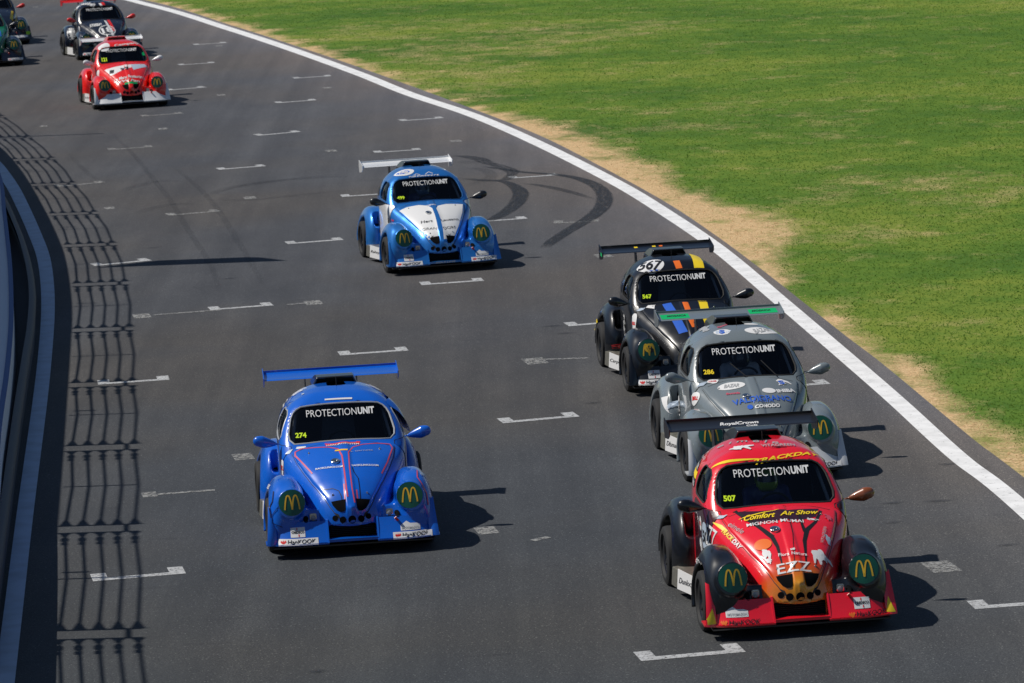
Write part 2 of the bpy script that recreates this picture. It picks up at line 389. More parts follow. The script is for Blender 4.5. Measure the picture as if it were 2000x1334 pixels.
# wheels
def wheel(rad, wd):
    h = wd / 2
    ty = MB().lathe([(-h * .72, rad * .66), (-h * .98, rad * .74), (-h, rad * .86), (-h * .86, rad * .965), (-h * .6, rad * .995), (0, rad), (h * .6, rad * .995), (h * .86, rad * .965), (h, rad * .86), (h * .98, rad * .74), (h * .72, rad * .66), (-h * .72, rad * .66)], (0, 0, 0), 'x', 48).mesh('tyre', True)
    rm = MB().lathe([(-h * .7, rad * .67), (h * .78, rad * .67), (h * .70, rad * .60), (h * .25, rad * .56), (h * .30, rad * .2), (h * .45, rad * .17), (h * .45, .001)], (0, 0, 0), 'x', 40)
    for i in range(5):
        q = 2 * math.pi * i / 5; c_, s_ = math.cos(q), math.sin(q)
        def pt(a, r_, t_): return (a, r_ * c_ - t_ * s_, r_ * s_ + t_ * c_)
        r0, r1 = rad * .15, rad * .61
        rm.hexa([pt(h * .28, r0, -.035), pt(h * .55, r0, -.03), pt(h * .55, r0, .03), pt(h * .28, r0, .035), pt(h * .45, r1, -.022), pt(h * .68, r1, -.02), pt(h * .68, r1, .02), pt(h * .45, r1, .022)])
    return ty, rm.mesh('rim', True)
P['tyre_f'], P['rim_f'] = wheel(.305, .225); P['tyre_r'], P['rim_r'] = wheel(.315, .255)
# rear wing
def foil(x0, x1, c, chord, th, ang, n=14, cam_=-.10):
    pr = []
    for i in range(n):
        t_ = i / (n - 1); pr.append((t_, th * (math.sqrt(max(t_, 0)) * 1.5 - 1.0 * t_ - .5 * t_ ** 3) + cam_ * 4 * t_ * (1 - t_)))
    for i in range(n - 2, 0, -1):
        t_ = i / (n - 1); pr.append((t_, -th * .4 * (math.sqrt(t_) * 1.5 - t_ - .5 * t_ ** 3) + cam_ * 4 * t_ * (1 - t_)))
    ca, sa = math.cos(ang), math.sin(ang); v = []
    for x in (x0, x1):
        for t_, u in pr: a, b = -(t_ - .3) * chord, u * chord; v.append((x, c[0] + a * ca + b * sa, c[1] - a * sa + b * ca))
    k_ = len(pr); return MB().add(v, [(i, (i + 1) % k_, k_ + (i + 1) % k_, k_ + i) for i in range(k_)] + [tuple(range(k_)), tuple(range(k_, 2 * k_))])
WY, WZ = -1.60, 1.51
P['wing'] = foil(-.79, .79, (WY, WZ), .33, .10, R(9), cam_=-.07).mesh('wing_blade', True)
P['gurney'] = MB().box((0, WY - .226, WZ + .046), (1.58, .008, .026)).mesh('gurney_flap')
for s, n in ((1, 'r'), (-1, 'l')):
    pl = [(WY + .14, WZ + .02), (WY - .24, WZ + .085), (WY - .27, WZ - .02), (WY - .22, WZ - .13), (WY + .02, WZ - .10), (WY + .13, WZ - .05)]
    k_ = len(pl); P['endplate' + n] = MB().add([(s * .79, y, z) for y, z in pl] + [(s * .80, y, z) for y, z in pl], [tuple(range(k_)), tuple(range(k_, 2 * k_))] + [(i, (i + 1) % k_, k_ + (i + 1) % k_, k_ + i) for i in range(k_)]).mesh('endplate')
    P['strut' + n] = MB().hexa([(s * .30, -1.42, 1.02), (s * .312, -1.42, 1.02), (s * .312, -1.64, .85), (s * .30, -1.64, .85), (s * .30, WY + .05, WZ - .03), (s * .312, WY + .05, WZ - .03), (s * .312, WY - .12, WZ - .03), (s * .30, WY - .12, WZ - .03)]).mesh('wing_strut')
# roof scoop
def scoop_f(x, y, z):
    a = np.abs(x); zt = 1.655 - .25 * np.clip((-.72 - y) / .5, 0, 1) ** 2; w_ = .27 - .5 * np.maximum(z - 1.54, 0)
    o = rbox(np.maximum(a - w_, z - zt), np.abs(y + .85) - .30, .025); i_ = rbox(np.maximum(a - w_ + .02, z - zt + .018), np.abs(y + .62) - .18, .01)
    return np.maximum(np.maximum(o, 1.3 - z), -i_)
P['scoop'] = build(scoop_f, (-.32, -1.2, 1.25), (.32, -.48, 1.72), .010, 'roof_scoop')
# mirrors: a pod on a stalk
def mirror_mesh(s):
    def f(x, y, z):
        x = x * s; t_ = np.clip((x - .67) / .29, 0, 1); cx, cy, cz = .69 + .265 * t_, .40 + .04 * t_, 1.06 + .065 * t_
        rr = .018 + .052 * np.clip((t_ - .28) / .5, 0, 1) ** .8 * np.sqrt(np.clip(1 - np.clip((t_ - .78) / .35, 0, 1) ** 2, 0, 1))
        d = np.sqrt((x - cx) ** 2 + ((y - cy) / .8) ** 2 + (z - cz) ** 2); return d - rr
    return build(f, ((.62 if s > 0 else -1.14), .26, .94), ((1.14 if s > 0 else -.62), .56, 1.26), .010, 'mirror')
P['mirror_r'], P['mirror_l'] = mirror_mesh(1), mirror_mesh(-1)

ALLK = ['body_shell', 'bonnet', 'ffr', 'ffl', 'rfr', 'rfl', 'bumper', 'windscreen', 'swr', 'swl', 'qwr', 'qwl', 'doorr', 'doorl']
BV_ALL = union_bvh(ALLK); BV_GLASS = union_bvh(['windscreen']); BV_WING = union_bvh(['wing'])
BV_PLATE = union_bvh(['sponsor_plater', 'skirt_plater', 'skirtr'])

# ---------------------------------------------------------------- decals: flat shapes laid onto the bodywork
def grid_cut(v, f, step):
    me = meshdata('tmp', [(a, b, 0) for a, b in v], f); bm = bmesh.new(); bm.from_mesh(me); bpy.data.meshes.remove(me)
    for i in (0, 1):
        vals = [q.co[i] for q in bm.verts]
        if not vals: break
        x = math.ceil(min(vals) / step) * step
        while x < max(vals):
            co = [0, 0, 0]; no = [0, 0, 0]; co[i] = x + 1e-5; no[i] = 1
            bmesh.ops.bisect_plane(bm, geom=bm.verts[:] + bm.edges[:] + bm.faces[:], plane_co=co, plane_no=no, dist=1e-6); x += step
    v2 = [(q.co.x, q.co.y) for q in bm.verts]; bm.verts.index_update(); f2 = [tuple(q.index for q in p.verts) for p in bm.faces]; bm.free(); return v2, f2
def lay(v, f, c, d, rot=0, off=.003, bv=None, step=.04, name='decal'):
    """project a flat shape (metres, u right / v up as read) through point c along direction d"""
    bv = bv or BV_ALL
    if step: v, f = grid_cut(v, f, step)
    d = Vector(d).normalized(); up = Vector((0, 0, 1)) if abs(d.z) < .98 else Vector((0, -1, 0))
    U = d.cross(up).normalized(); V = U.cross(d); cr, sr = math.cos(rot), math.sin(rot); c = Vector(c); out = []; ok = []
    for a, b in v:
        p = c + U * (a * cr - b * sr) + V * (a * sr + b * cr) - d * 1.5
        h = bv.ray_cast(p, d, 3.5); ok.append(h[0] is not None)
        q = h[0] + (h[1] * off if h[1].dot(d) < 0 else -h[1] * off) if h[0] is not None else p
        out.append(q)
    ff = []
    for p in f:
        if not all(ok[i] for i in p): continue
        if max((out[p[i]] - out[p[i - 1]]).length for i in range(len(p))) > .16: continue
        ff.append(p)
    return meshdata(name, out, ff, True)
FONTC = {}
def text2d(s, w_, h_, bold=0, slant=0, space=1.0):
    key = (s, bold, slant, space)
    if key not in FONTC:
        cu = bpy.data.curves.new('t', 'FONT'); cu.body = s; cu.offset = bold; cu.shear = slant; cu.space_character = space; cu.resolution_u = 3
        o = bpy.data.objects.new('t', cu); COL.objects.link(o); dg = bpy.context.evaluated_depsgraph_get(); me = bpy.data.meshes.new_from_object(o.evaluated_get(dg))
        v = np.array([q.co[:2] for q in me.vertices]); f = [tuple(p.vertices) for p in me.polygons]
        bpy.data.objects.remove(o); bpy.data.curves.remove(cu); bpy.data.meshes.remove(me)
        lo, hi = v.min(0), v.max(0); FONTC[key] = ((v - (lo + hi) / 2) / (hi - lo), f)
    v, f = FONTC[key]; return [(a * w_, b * h_) for a, b in v], f
def ell2d(rx, ry, n=28, inner=0):
    v = [(rx * math.cos(2 * math.pi * i / n), ry * math.sin(2 * math.pi * i / n)) for i in range(n)]
    if not inner: return v, [tuple(range(n))]
    v += [(a * inner, b * inner) for a, b in v]; return v, [(i, (i + 1) % n, n + (i + 1) % n, n + i) for i in range(n)]
def rect2d(w_, h_, sk=0): return [(-w_ / 2 - sk, -h_ / 2), (w_ / 2 - sk, -h_ / 2), (w_ / 2 + sk, h_ / 2), (-w_ / 2 + sk, h_ / 2)], [(0, 1, 2, 3)]
def poly2d(pts): return list(pts), [tuple(range(len(pts)))]
def rib2d(pts, wd, dens=4):
    P_ = []
    for i in range(len(pts) - 1):
        for t_ in range(dens): P_.append(np.array(pts[i]) * (1 - t_ / dens) + np.array(pts[i + 1]) * t_ / dens)
    P_.append(np.array(pts[-1])); P_ = np.array(P_); T = np.gradient(P_, axis=0); T /= np.maximum(np.linalg.norm(T, axis=1), 1e-9)[:, None]; N = np.stack([-T[:, 1], T[:, 0]], 1)
    ws = np.interp(np.linspace(0, 1, len(P_)), np.linspace(0, 1, len(wd)), wd) if isinstance(wd, (list, tuple)) else np.full(len(P_), wd)
    v = list(map(tuple, P_ + N * ws[:, None] / 2)) + list(map(tuple, P_ - N * ws[:, None] / 2)); n = len(P_)
    return v, [(i, n + i, n + i + 1, i + 1) for i in range(n - 1)]
def cat2d(*sh):
    v, f = [], []
    for a, b in sh: n = len(v); v += a; f += [tuple(n + i for i in q) for q in b]
    return v, f
def mv(sh, dx, dy): return [(a + dx, b + dy) for a, b in sh[0]], sh[1]
def arches2d(r):
    sh = []
    for s in (-1, 1):
        pts = [(s * .31 * r + .30 * r * math.sin(q) * (1 if 1 else 1), -.58 * r + 1.16 * r * math.cos(q) ** .8) for q in np.linspace(-math.pi / 2 + .001, math.pi / 2 - .001, 22)]
        pts = [(s * .31 * r + x, -.58 * r + 1.18 * r * (1 - abs(x / (.31 * r)) ** 2.6)) for x in np.linspace(-.31 * r, .31 * r, 26)]
        sh.append(rib2d(pts, [.13 * r, .12 * r, .13 * r, .12 * r, .13 * r], 1))
    return cat2d(*sh)
FRONT, TOPD, HOOD, SIDE_R, SIDE_L = (0, -1, 0), (0, -.35, -1), (0, -.62, -.78), (-1, 0, 0), (1, 0, 0)
FEN = (0, -.97, -.25)
DC = {}
def shared(key, fn):
    if key not in DC: DC[key] = fn()
    return DC[key]
for s, n in ((1, 'r'), (-1, 'l')):
    P['disc' + n] = lay(*ell2d(.146, .146, 40), (s * .655, 1.6, .615), FEN, 0, .003, step=.03, name='disc')
    P['arch' + n] = lay(*arches2d(.133), (s * .655, 1.6, .615), FEN, 0, .006, step=.05, name='arches')
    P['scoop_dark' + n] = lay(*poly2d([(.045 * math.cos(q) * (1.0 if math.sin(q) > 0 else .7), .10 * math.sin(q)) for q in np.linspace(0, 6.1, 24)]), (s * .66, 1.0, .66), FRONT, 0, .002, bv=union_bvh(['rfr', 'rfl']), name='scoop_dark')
P['protection'] = lay(*text2d('PROTECTION', .575, .068, -.004), (.095, 1.2, 1.356), FRONT, 0, .003, BV_GLASS, name='banner_lettering')
P['unit'] = lay(*text2d('UNIT', .188, .068, .045), (-.30, 1.2, 1.356), FRONT, 0, .003, BV_GLASS, name='banner_lettering')
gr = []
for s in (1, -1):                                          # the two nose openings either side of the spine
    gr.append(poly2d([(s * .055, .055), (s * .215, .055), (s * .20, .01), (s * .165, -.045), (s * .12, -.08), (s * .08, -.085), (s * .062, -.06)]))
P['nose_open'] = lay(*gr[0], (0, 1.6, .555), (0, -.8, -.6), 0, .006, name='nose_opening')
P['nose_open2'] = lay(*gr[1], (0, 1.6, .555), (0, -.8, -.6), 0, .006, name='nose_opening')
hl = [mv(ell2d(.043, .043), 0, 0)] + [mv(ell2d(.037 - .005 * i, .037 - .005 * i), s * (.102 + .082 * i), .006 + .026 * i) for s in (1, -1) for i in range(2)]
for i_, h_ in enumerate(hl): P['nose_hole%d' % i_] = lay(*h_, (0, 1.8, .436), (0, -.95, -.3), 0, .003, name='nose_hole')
for s, n in ((1, 'r'), (-1, 'l')):
    P['lamp' + n] = MB().box((s * .425, 1.545, .42), (.075, .03, .10)).mesh('lamp_housing', True, .008)
    q = MB()
    q.lathe([(0, .030), (.006, .029), (.011, .018), (.013, .001)], (s * .425, 1.558, .42), 'y', 20)
    P['lens' + n] = q.mesh('lamp_lens', True)
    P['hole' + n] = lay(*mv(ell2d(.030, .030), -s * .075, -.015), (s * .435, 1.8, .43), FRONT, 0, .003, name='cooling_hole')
yy_ = np.linspace(.60, 1.66, 22); ln = [(float(BON(y) + .010), -float(y)) for y in yy_]
for s, n in ((1, 'r'), (-1, 'l')):
    P['bseam' + n] = lay(*rib2d([(-s * a, b) for a, b in ln], .005, 2), (0, 0, 1.3), (0, 0, -1), 0, .0015, step=.05, name='bonnet_seam')
    P['dseam' + n] = seal(door_f2, (.1, .66), cs_(s), .0032, depth=-.002, grow=.003)
P['cseam'] = lay(*rib2d([(x, -.585 - x * x * .12 + .012) for x in np.linspace(-.52, .52, 12)], .006, 2), (0, 0, 1.3), (0, 0, -1), 0, .0015, step=.05, name='bonnet_seam')
P['pin'] = MB().lathe([(-.02, .013), (.006, .013), (.008, .006), (.016, .005), (.016, .001)], (0, 0, 0), 'z', 12).mesh('bonnet_pin', True)
P['fuel_cap'] = MB().lathe([(-.03, .052), (.016, .052), (.020, .046), (.012, .040), (.012, .020), (.026, .018), (.026, .001)], (0, 0, 0), 'z', 28).mesh('fuel_cap', True)
P['antenna'] = MB().tube([(0, -.28, 1.56), (0, -.30, 1.69)], .004, 6).mesh('antenna')
P['wiper'] = MB().tube([(.02, .56, 1.085), (.20, .37, 1.24)], .006, 5).tube([(-.35, .54, 1.07), (-.18, .36, 1.25)], .006, 5).mesh('wiper')
P['tow'] = MB().box((0, 0, 0), (.03, .012, .10)).mesh('tow_strap', False, .003)
mb = MB(); mb.box((0, .42, .99), (1.0, .16, .06)); P['dash'] = mb.mesh('dashboard', True, .02)
mb = MB()
for s in (1, -1):                                          # roll cage tubes
    mb.tube([(s * .58, .40, .95), (s * .55, .26, 1.10), (s * .48, -.12, 1.42), (s * .46, -.4, 1.43), (s * .56, -.5, .95)], .018, 8)
mb.tube([(-.46, -.4, 1.43), (.46, -.4, 1.43)], .018, 8).tube([(-.48, -.12, 1.42), (.48, -.12, 1.42)], .018, 8)
P['cage'] = mb.mesh('roll_cage', True)
mb = MB()
mb.tube([(.15 * math.cos(q), .30 + .05 * math.sin(q), 1.04 + .13 * math.sin(q)) for q in np.linspace(0, 2 * math.pi, 24, False)], .014, 6, True); P['steer'] = mb.mesh('steering_wheel', True)
P['seat'] = MB().hexa([(-.22, -.30, .74), (.22, -.30, .74), (.22, -.42, .74), (-.22, -.42, .74), (-.17, -.36, 1.30), (.17, -.36, 1.30), (.17, -.44, 1.30), (-.17, -.44, 1.30)]).mesh('seat', True, .03)

# ---------------------------------------------------------------- driver
def seg(p, a, b, ra, rb):
    a, b = np.array(a, float), np.array(b, float); ab = b - a; t_ = np.clip(((p - a) @ ab) / (ab @ ab), 0, 1)
    return np.linalg.norm(p - a - t_[..., None] * ab, axis=-1) - (ra + (rb - ra) * t_)
def driver_f(x, y, z):
    p = np.stack([x, y, z], -1); d = seg(p, (0, -.24, .70), (0, -.20, .93), .15, .15)
    sx = np.abs(x); p2 = np.stack([sx, y, z], -1)
    d = smin(d, seg(p2, (.0, -.2, .98), (.17, -.2, .97), .07, .065), .08); d = smin(d, seg(p, (0, -.2, 1.0), (0, -.18, 1.08), .06, .055), .04)
    d = smin(d, seg(p2, (.18, -.19, .97), (.23, .02, .80), .058, .045), .04); d = smin(d, seg(p2, (.23, .02, .80), (.155, .30, .93), .045, .032), .02)
    d = smin(d, seg(p2, (.155, .30, .93), (.15, .345, .95), .035, .038), .02)
    for i in range(4):
        zz = .925 + .017 * i; d = smin(d, seg(p2, (.155, .345, zz), (.142, .385, zz), .010, .009), .006)
    return smin(d, seg(p2, (.15, .34, .975), (.13, .365, .985), .011, .009), .008)
P['driver'] = build(driver_f, (-.32, -.45, .52), (.32, .45, 1.2), .011, 'driver')
def helmet_f(x, y, z):
    q = np.sqrt((x / .125) ** 2 + ((y + .16) / .150) ** 2 + ((z - 1.135) / .132) ** 2) - 1; h = q * .125
    jaw = seg(np.stack([x, y, z], -1), (-.04, -.07, 1.065), (.04, -.07, 1.065), .06, .06); return smin(h, jaw, .06)
P['helmet'] = build(helmet_f, (-.2, -.36, .96), (.2, .06, 1.32), .010, 'helmet')
BV_H = BVHTree.FromPolygons([v.co.copy() for v in P['helmet'].vertices], [tuple(p.vertices) for p in P['helmet'].polygons])
P['visor'] = lay(*poly2d([(.105 * math.copysign(abs(math.cos(q)) ** .5, math.cos(q)), .032 * math.copysign(abs(math.sin(q)) ** .6, math.sin(q))) for q in np.linspace(0, 6.15, 30)]), (0, 0, 1.14), FRONT, 0, .004, BV_H, .02, 'visor')

# ---------------------------------------------------------------- one car
def car_matrix(px, py, psi, lx, ly, lz=0):
    """car whose point (lx,ly,lz) stands at photo pixel px,py; psi = how far its nose points right of the camera"""
    a = R(psi); X = (-math.cos(a), -math.sin(a)); Y = (math.sin(a), -math.cos(a)); c = g(px, py, lz)
    return (c[0] - lx * X[0] - ly * Y[0], c[1] - lx * X[1] - ly * Y[1], 0), math.pi + a
GRP = 'rounded saloon race cars on the track'
def car(label, at, body, numcol=None, fender=None, bonnet=None, bumper=None, wing=None, mirror=None, mirror_l=None, door=None, number=None, trim=None, plate=None, qtr=None, rear_fender=None, scoop=None, disc=True, dive=0):
    fender = fender or body; bonnet = bonnet or body; bumper = bumper or body; wing = wing or body; mirror = mirror or body
    o = bpy.data.objects.new('race_car', None); COL.objects.link(o); (loc, rz) = at; o.location = (loc[0], loc[1], AXF * math.sin(R(dive))); o.rotation_euler = (-R(dive), 0, rz); o.empty_display_size = .1
    tag(o, label, 'race car', GRP)
    def p(n, k_, m, par=None, lab=None): return obj(n, P[k_], m, par or o, lab)
    b = p('body_shell', 'body_shell', body); p('bonnet', 'bonnet', bonnet)
    for n in 'rl':
        p('front_fender', 'ff' + n, fender); p('rear_fender', 'rf' + n, rear_fender or fender); p('door', 'door' + n, door or body)
        p('side_window', 'sw' + n, GLASS); p('window_seal', 'sws' + n, trim or RUB); p('quarter_window', 'qw' + n, qtr or CARB)
        if disc:
            d = p('headlamp_cover', 'disc' + n, GREEN); p('emblem', 'arch' + n, GOLD, d)
        p('fender_intake', 'scoop_dark' + n, DARK)
        l_ = p('fog_lamp', 'lamp' + n, CHROME); p('lens', 'lens' + n, GREYT, l_); p('cooling_hole', 'hole' + n, DARK)
        p('skirt_plate', 'skirt_plate' + n, ALU); p('side_skirt', 'skirt' + n, CARB)
        if n == 'r' or 1: p('sponsor_plate', 'sponsor_plate' + n, plate or WHITE)
    ws = p('windscreen', 'windscreen', GLASS); p('windscreen_seal', 'ws_seal', trim or RUB)
    p('banner_lettering', 'protection', WHITE, ws); p('banner_lettering', 'unit', WHITE, ws)
    f = p('front_bumper', 'bumper', bumper); p('splitter', 'splitter', CARB, f); r_ = p('radiator_opening', 'radiator', DARK); p('radiator_grille', 'rad_grille', RUB, r_)
    p('nose_opening', 'nose_open', DARK); p('nose_opening', 'nose_open2', DARK)
    for i_ in range(5): p('nose_hole', 'nose_hole%d' % i_, DARK)
    p('underbody', 'underbody', DARK)
    wg = p('rear_wing', 'wing', wing); p('gurney_flap', 'gurney', wing, wg)
    for n in 'rl': p('endplate', 'endplate' + n, wing, wg); p('wing_strut', 'strut' + n, CARB, wg)
    p('roof_scoop', 'scoop', scoop or CARB); p('mirror', 'mirror_r', mirror); p('mirror', 'mirror_l', mirror_l or mirror)
    for s in (1, -1):
        for ax_, k_, tx, rr in ((AXF, 'f', .825, .305), (AXR, 'r', .845, .315)):
            wh = bpy.data.objects.new('wheel', None); COL.objects.link(wh); wh.parent = o; wh.location = (s * tx, ax_, rr - (AXF - ax_) * math.sin(R(dive))); wh.empty_display_size = .1
            if s < 0: wh.rotation_euler = (0, 0, math.pi)
            p('tyre', 'tyre_' + k_, RUB, wh); p('rim', 'rim_' + k_, CARB, wh)
    c = p('fuel_cap', 'fuel_cap', CHROME); hcap = BV_ALL.ray_cast(Vector((.12, 1.02, 2)), Vector((0, 0, -1))); c.location = hcap[0]; c.rotation_euler = (R(-18), 0, 0)
    for k_ in ('bseamr', 'bseaml', 'cseam'): p('bonnet_seam', k_, RUB)
    for n in 'rl': p('door_seam', 'dseam' + n, RUB)
    for x_, y_ in ((.40, .72), (-.40, .72), (.19, 1.50), (-.19, 1.50)):
        q_ = p('bonnet_pin', 'pin', CHROME); q_.location = BV_ALL.ray_cast(Vector((x_, y_, 2)), Vector((0, 0, -1)))[0]
    p('antenna', 'antenna', RUB); p('dashboard', 'dash', DARK); p('roll_cage', 'cage', flat('cage_grey', (.30, .31, .33), .4)); p('steering_wheel', 'steer', RUB); p('seat', 'seat', flat('seat_cloth', (.05, .055, .07), .8))
    tw = p('tow_strap', 'tow', REDS); tw.location = (-.50, 1.66, .36); tw.rotation_euler = (R(-35), R(35), 0)
    if number: dec(o, 'race_number', text2d(number, .125, .050, .035), numcol or NEON, (.465, 1.2, 1.15), FRONT, bv=BV_GLASS, key='num' + number)
    return o
def dec(o, name, shape, m, c, d, rot=0, off=.003, bv=None, step=.04, key=None):
    fn = lambda: lay(*shape, c, d, R(rot), off, bv, step, name)
    me = shared(key, fn) if key else fn()
    if len(me.polygons): return obj(name, me, m, o)
def txt(o, s, m, c, d, w_, h_, rot=0, bold=0, slant=0, off=.0035, name='lettering', **kw): return dec(o, name, text2d(s, w_, h_, bold, slant), m, c, d, rot, off, key=(s, tuple(c), tuple(d), w_, h_, rot, bold, slant), **kw)
def driver(car_, label, suit, helm, visor=None):
    r_ = obj('person', P['driver'], suit); r_.location = car_.location; r_.location.z += .10; r_.rotation_euler = car_.rotation_euler
    h = obj('helmet', P['helmet'], helm, r_); obj('visor', P['visor'], visor or CARB, h); tag(r_, label, 'person', 'drivers at the wheel'); return r_
def hankook(o, boxed=True, dark=BLACK, z=.20):
    for s, x in ((1, .61), (-1, .66)):
        c = (s * x, 1.8, z)
        if boxed: dec(o, 'sticker', rect2d(.44, .066), WHITE, c, FRONT, key=('hkb', s, z))
        txt(o, 'HanKOOK', dark, (c[0] - .035, 1.8, z), FRONT, .31, .042, bold=.012, slant=.15, off=.006)
        dec(o, 'lettering', poly2d([(-.034, 0), (-.022, .018), (-.012, .003), (0, .022), (.006, .003), (.022, .020), (.034, .006), (.016, -.020), (-.016, -.018)]), ORNG if not boxed else REDS, (c[0] + .165, 1.8, z), FRONT, off=.006, key=('hkw', s, boxed, z))
def credeco(o, s=1, z=.295, x=.61):
    dec(o, 'sticker', rect2d(.16, .10), WHITE, (s * x, 1.8, z), FRONT, key=('crb', s, x, z)); txt(o, 'CREDECO', BLACK, (s * x, 1.8, z), FRONT, .14, .026, bold=.035, off=.006)
    dec(o, 'sticker', cat2d(mv(rect2d(.010, .024), -.008, .032), mv(rect2d(.010, .024), .010, -.032)), REDS, (s * x, 1.8, z), FRONT, off=.006, key=('crr', s, x, z))
def motor(o, s=-1, x=.64, z=.29):
    dec(o, 'sticker', poly2d([(-.11, -.045), (.11, -.045), (.11, .008), (.07, .022), (.0, .025), (-.04, .05), (-.08, .025), (-.11, .006)]), WHITE, (s * x, 1.8, z), FRONT, key=('mo', s, x, z))
    txt(o, 'MOTOMAZON', GREYT, (s * x, 1.8, z - .022), FRONT, .19, .024, bold=.02, off=.006)
def blob(o, m, c, d, w_, h_, seed=0, rot=0, name='sticker'):
    q = random.Random(seed); sh = [mv(ell2d(w_ * q.uniform(.10, .2), h_ * q.uniform(.2, .36), 12), q.uniform(-.32, .32) * w_, q.uniform(-.2, .2) * h_) for _ in range(7)]
    dec(o, name, cat2d(*sh), m, c, d, rot, .0035, key=('bl', seed, tuple(c), w_))
def side_plate_text(o, s='Dunlock'):
    txt(o, s, BLACK, (.86, -.16, .17), (-.93, -.36, 0), .30, .05, bv=BV_PLATE, bold=.0, slant=.3)
def roundel(o, num, c, d, r_, m=WHITE, ink=BLACK, asp=1.0, rot=0):
    dec(o, 'race_number', ell2d(r_, r_ * asp), m, c, d, rot, .0035, key=('ro', tuple(c), r_, asp)); txt(o, num, ink, c, d, r_ * 1.45, r_ * .85 * asp, rot, .035, off=.006, name='race_number')
def bell(o, c=(.80, .62, .70), d=SIDE_R):
    dec(o, 'sticker', ell2d(.05, .055), WHITE, c, d, 0, .0035, key=('be', tuple(c))); txt(o, 'BELL', REDS, c, d, .07, .03, bold=.04, off=.006)
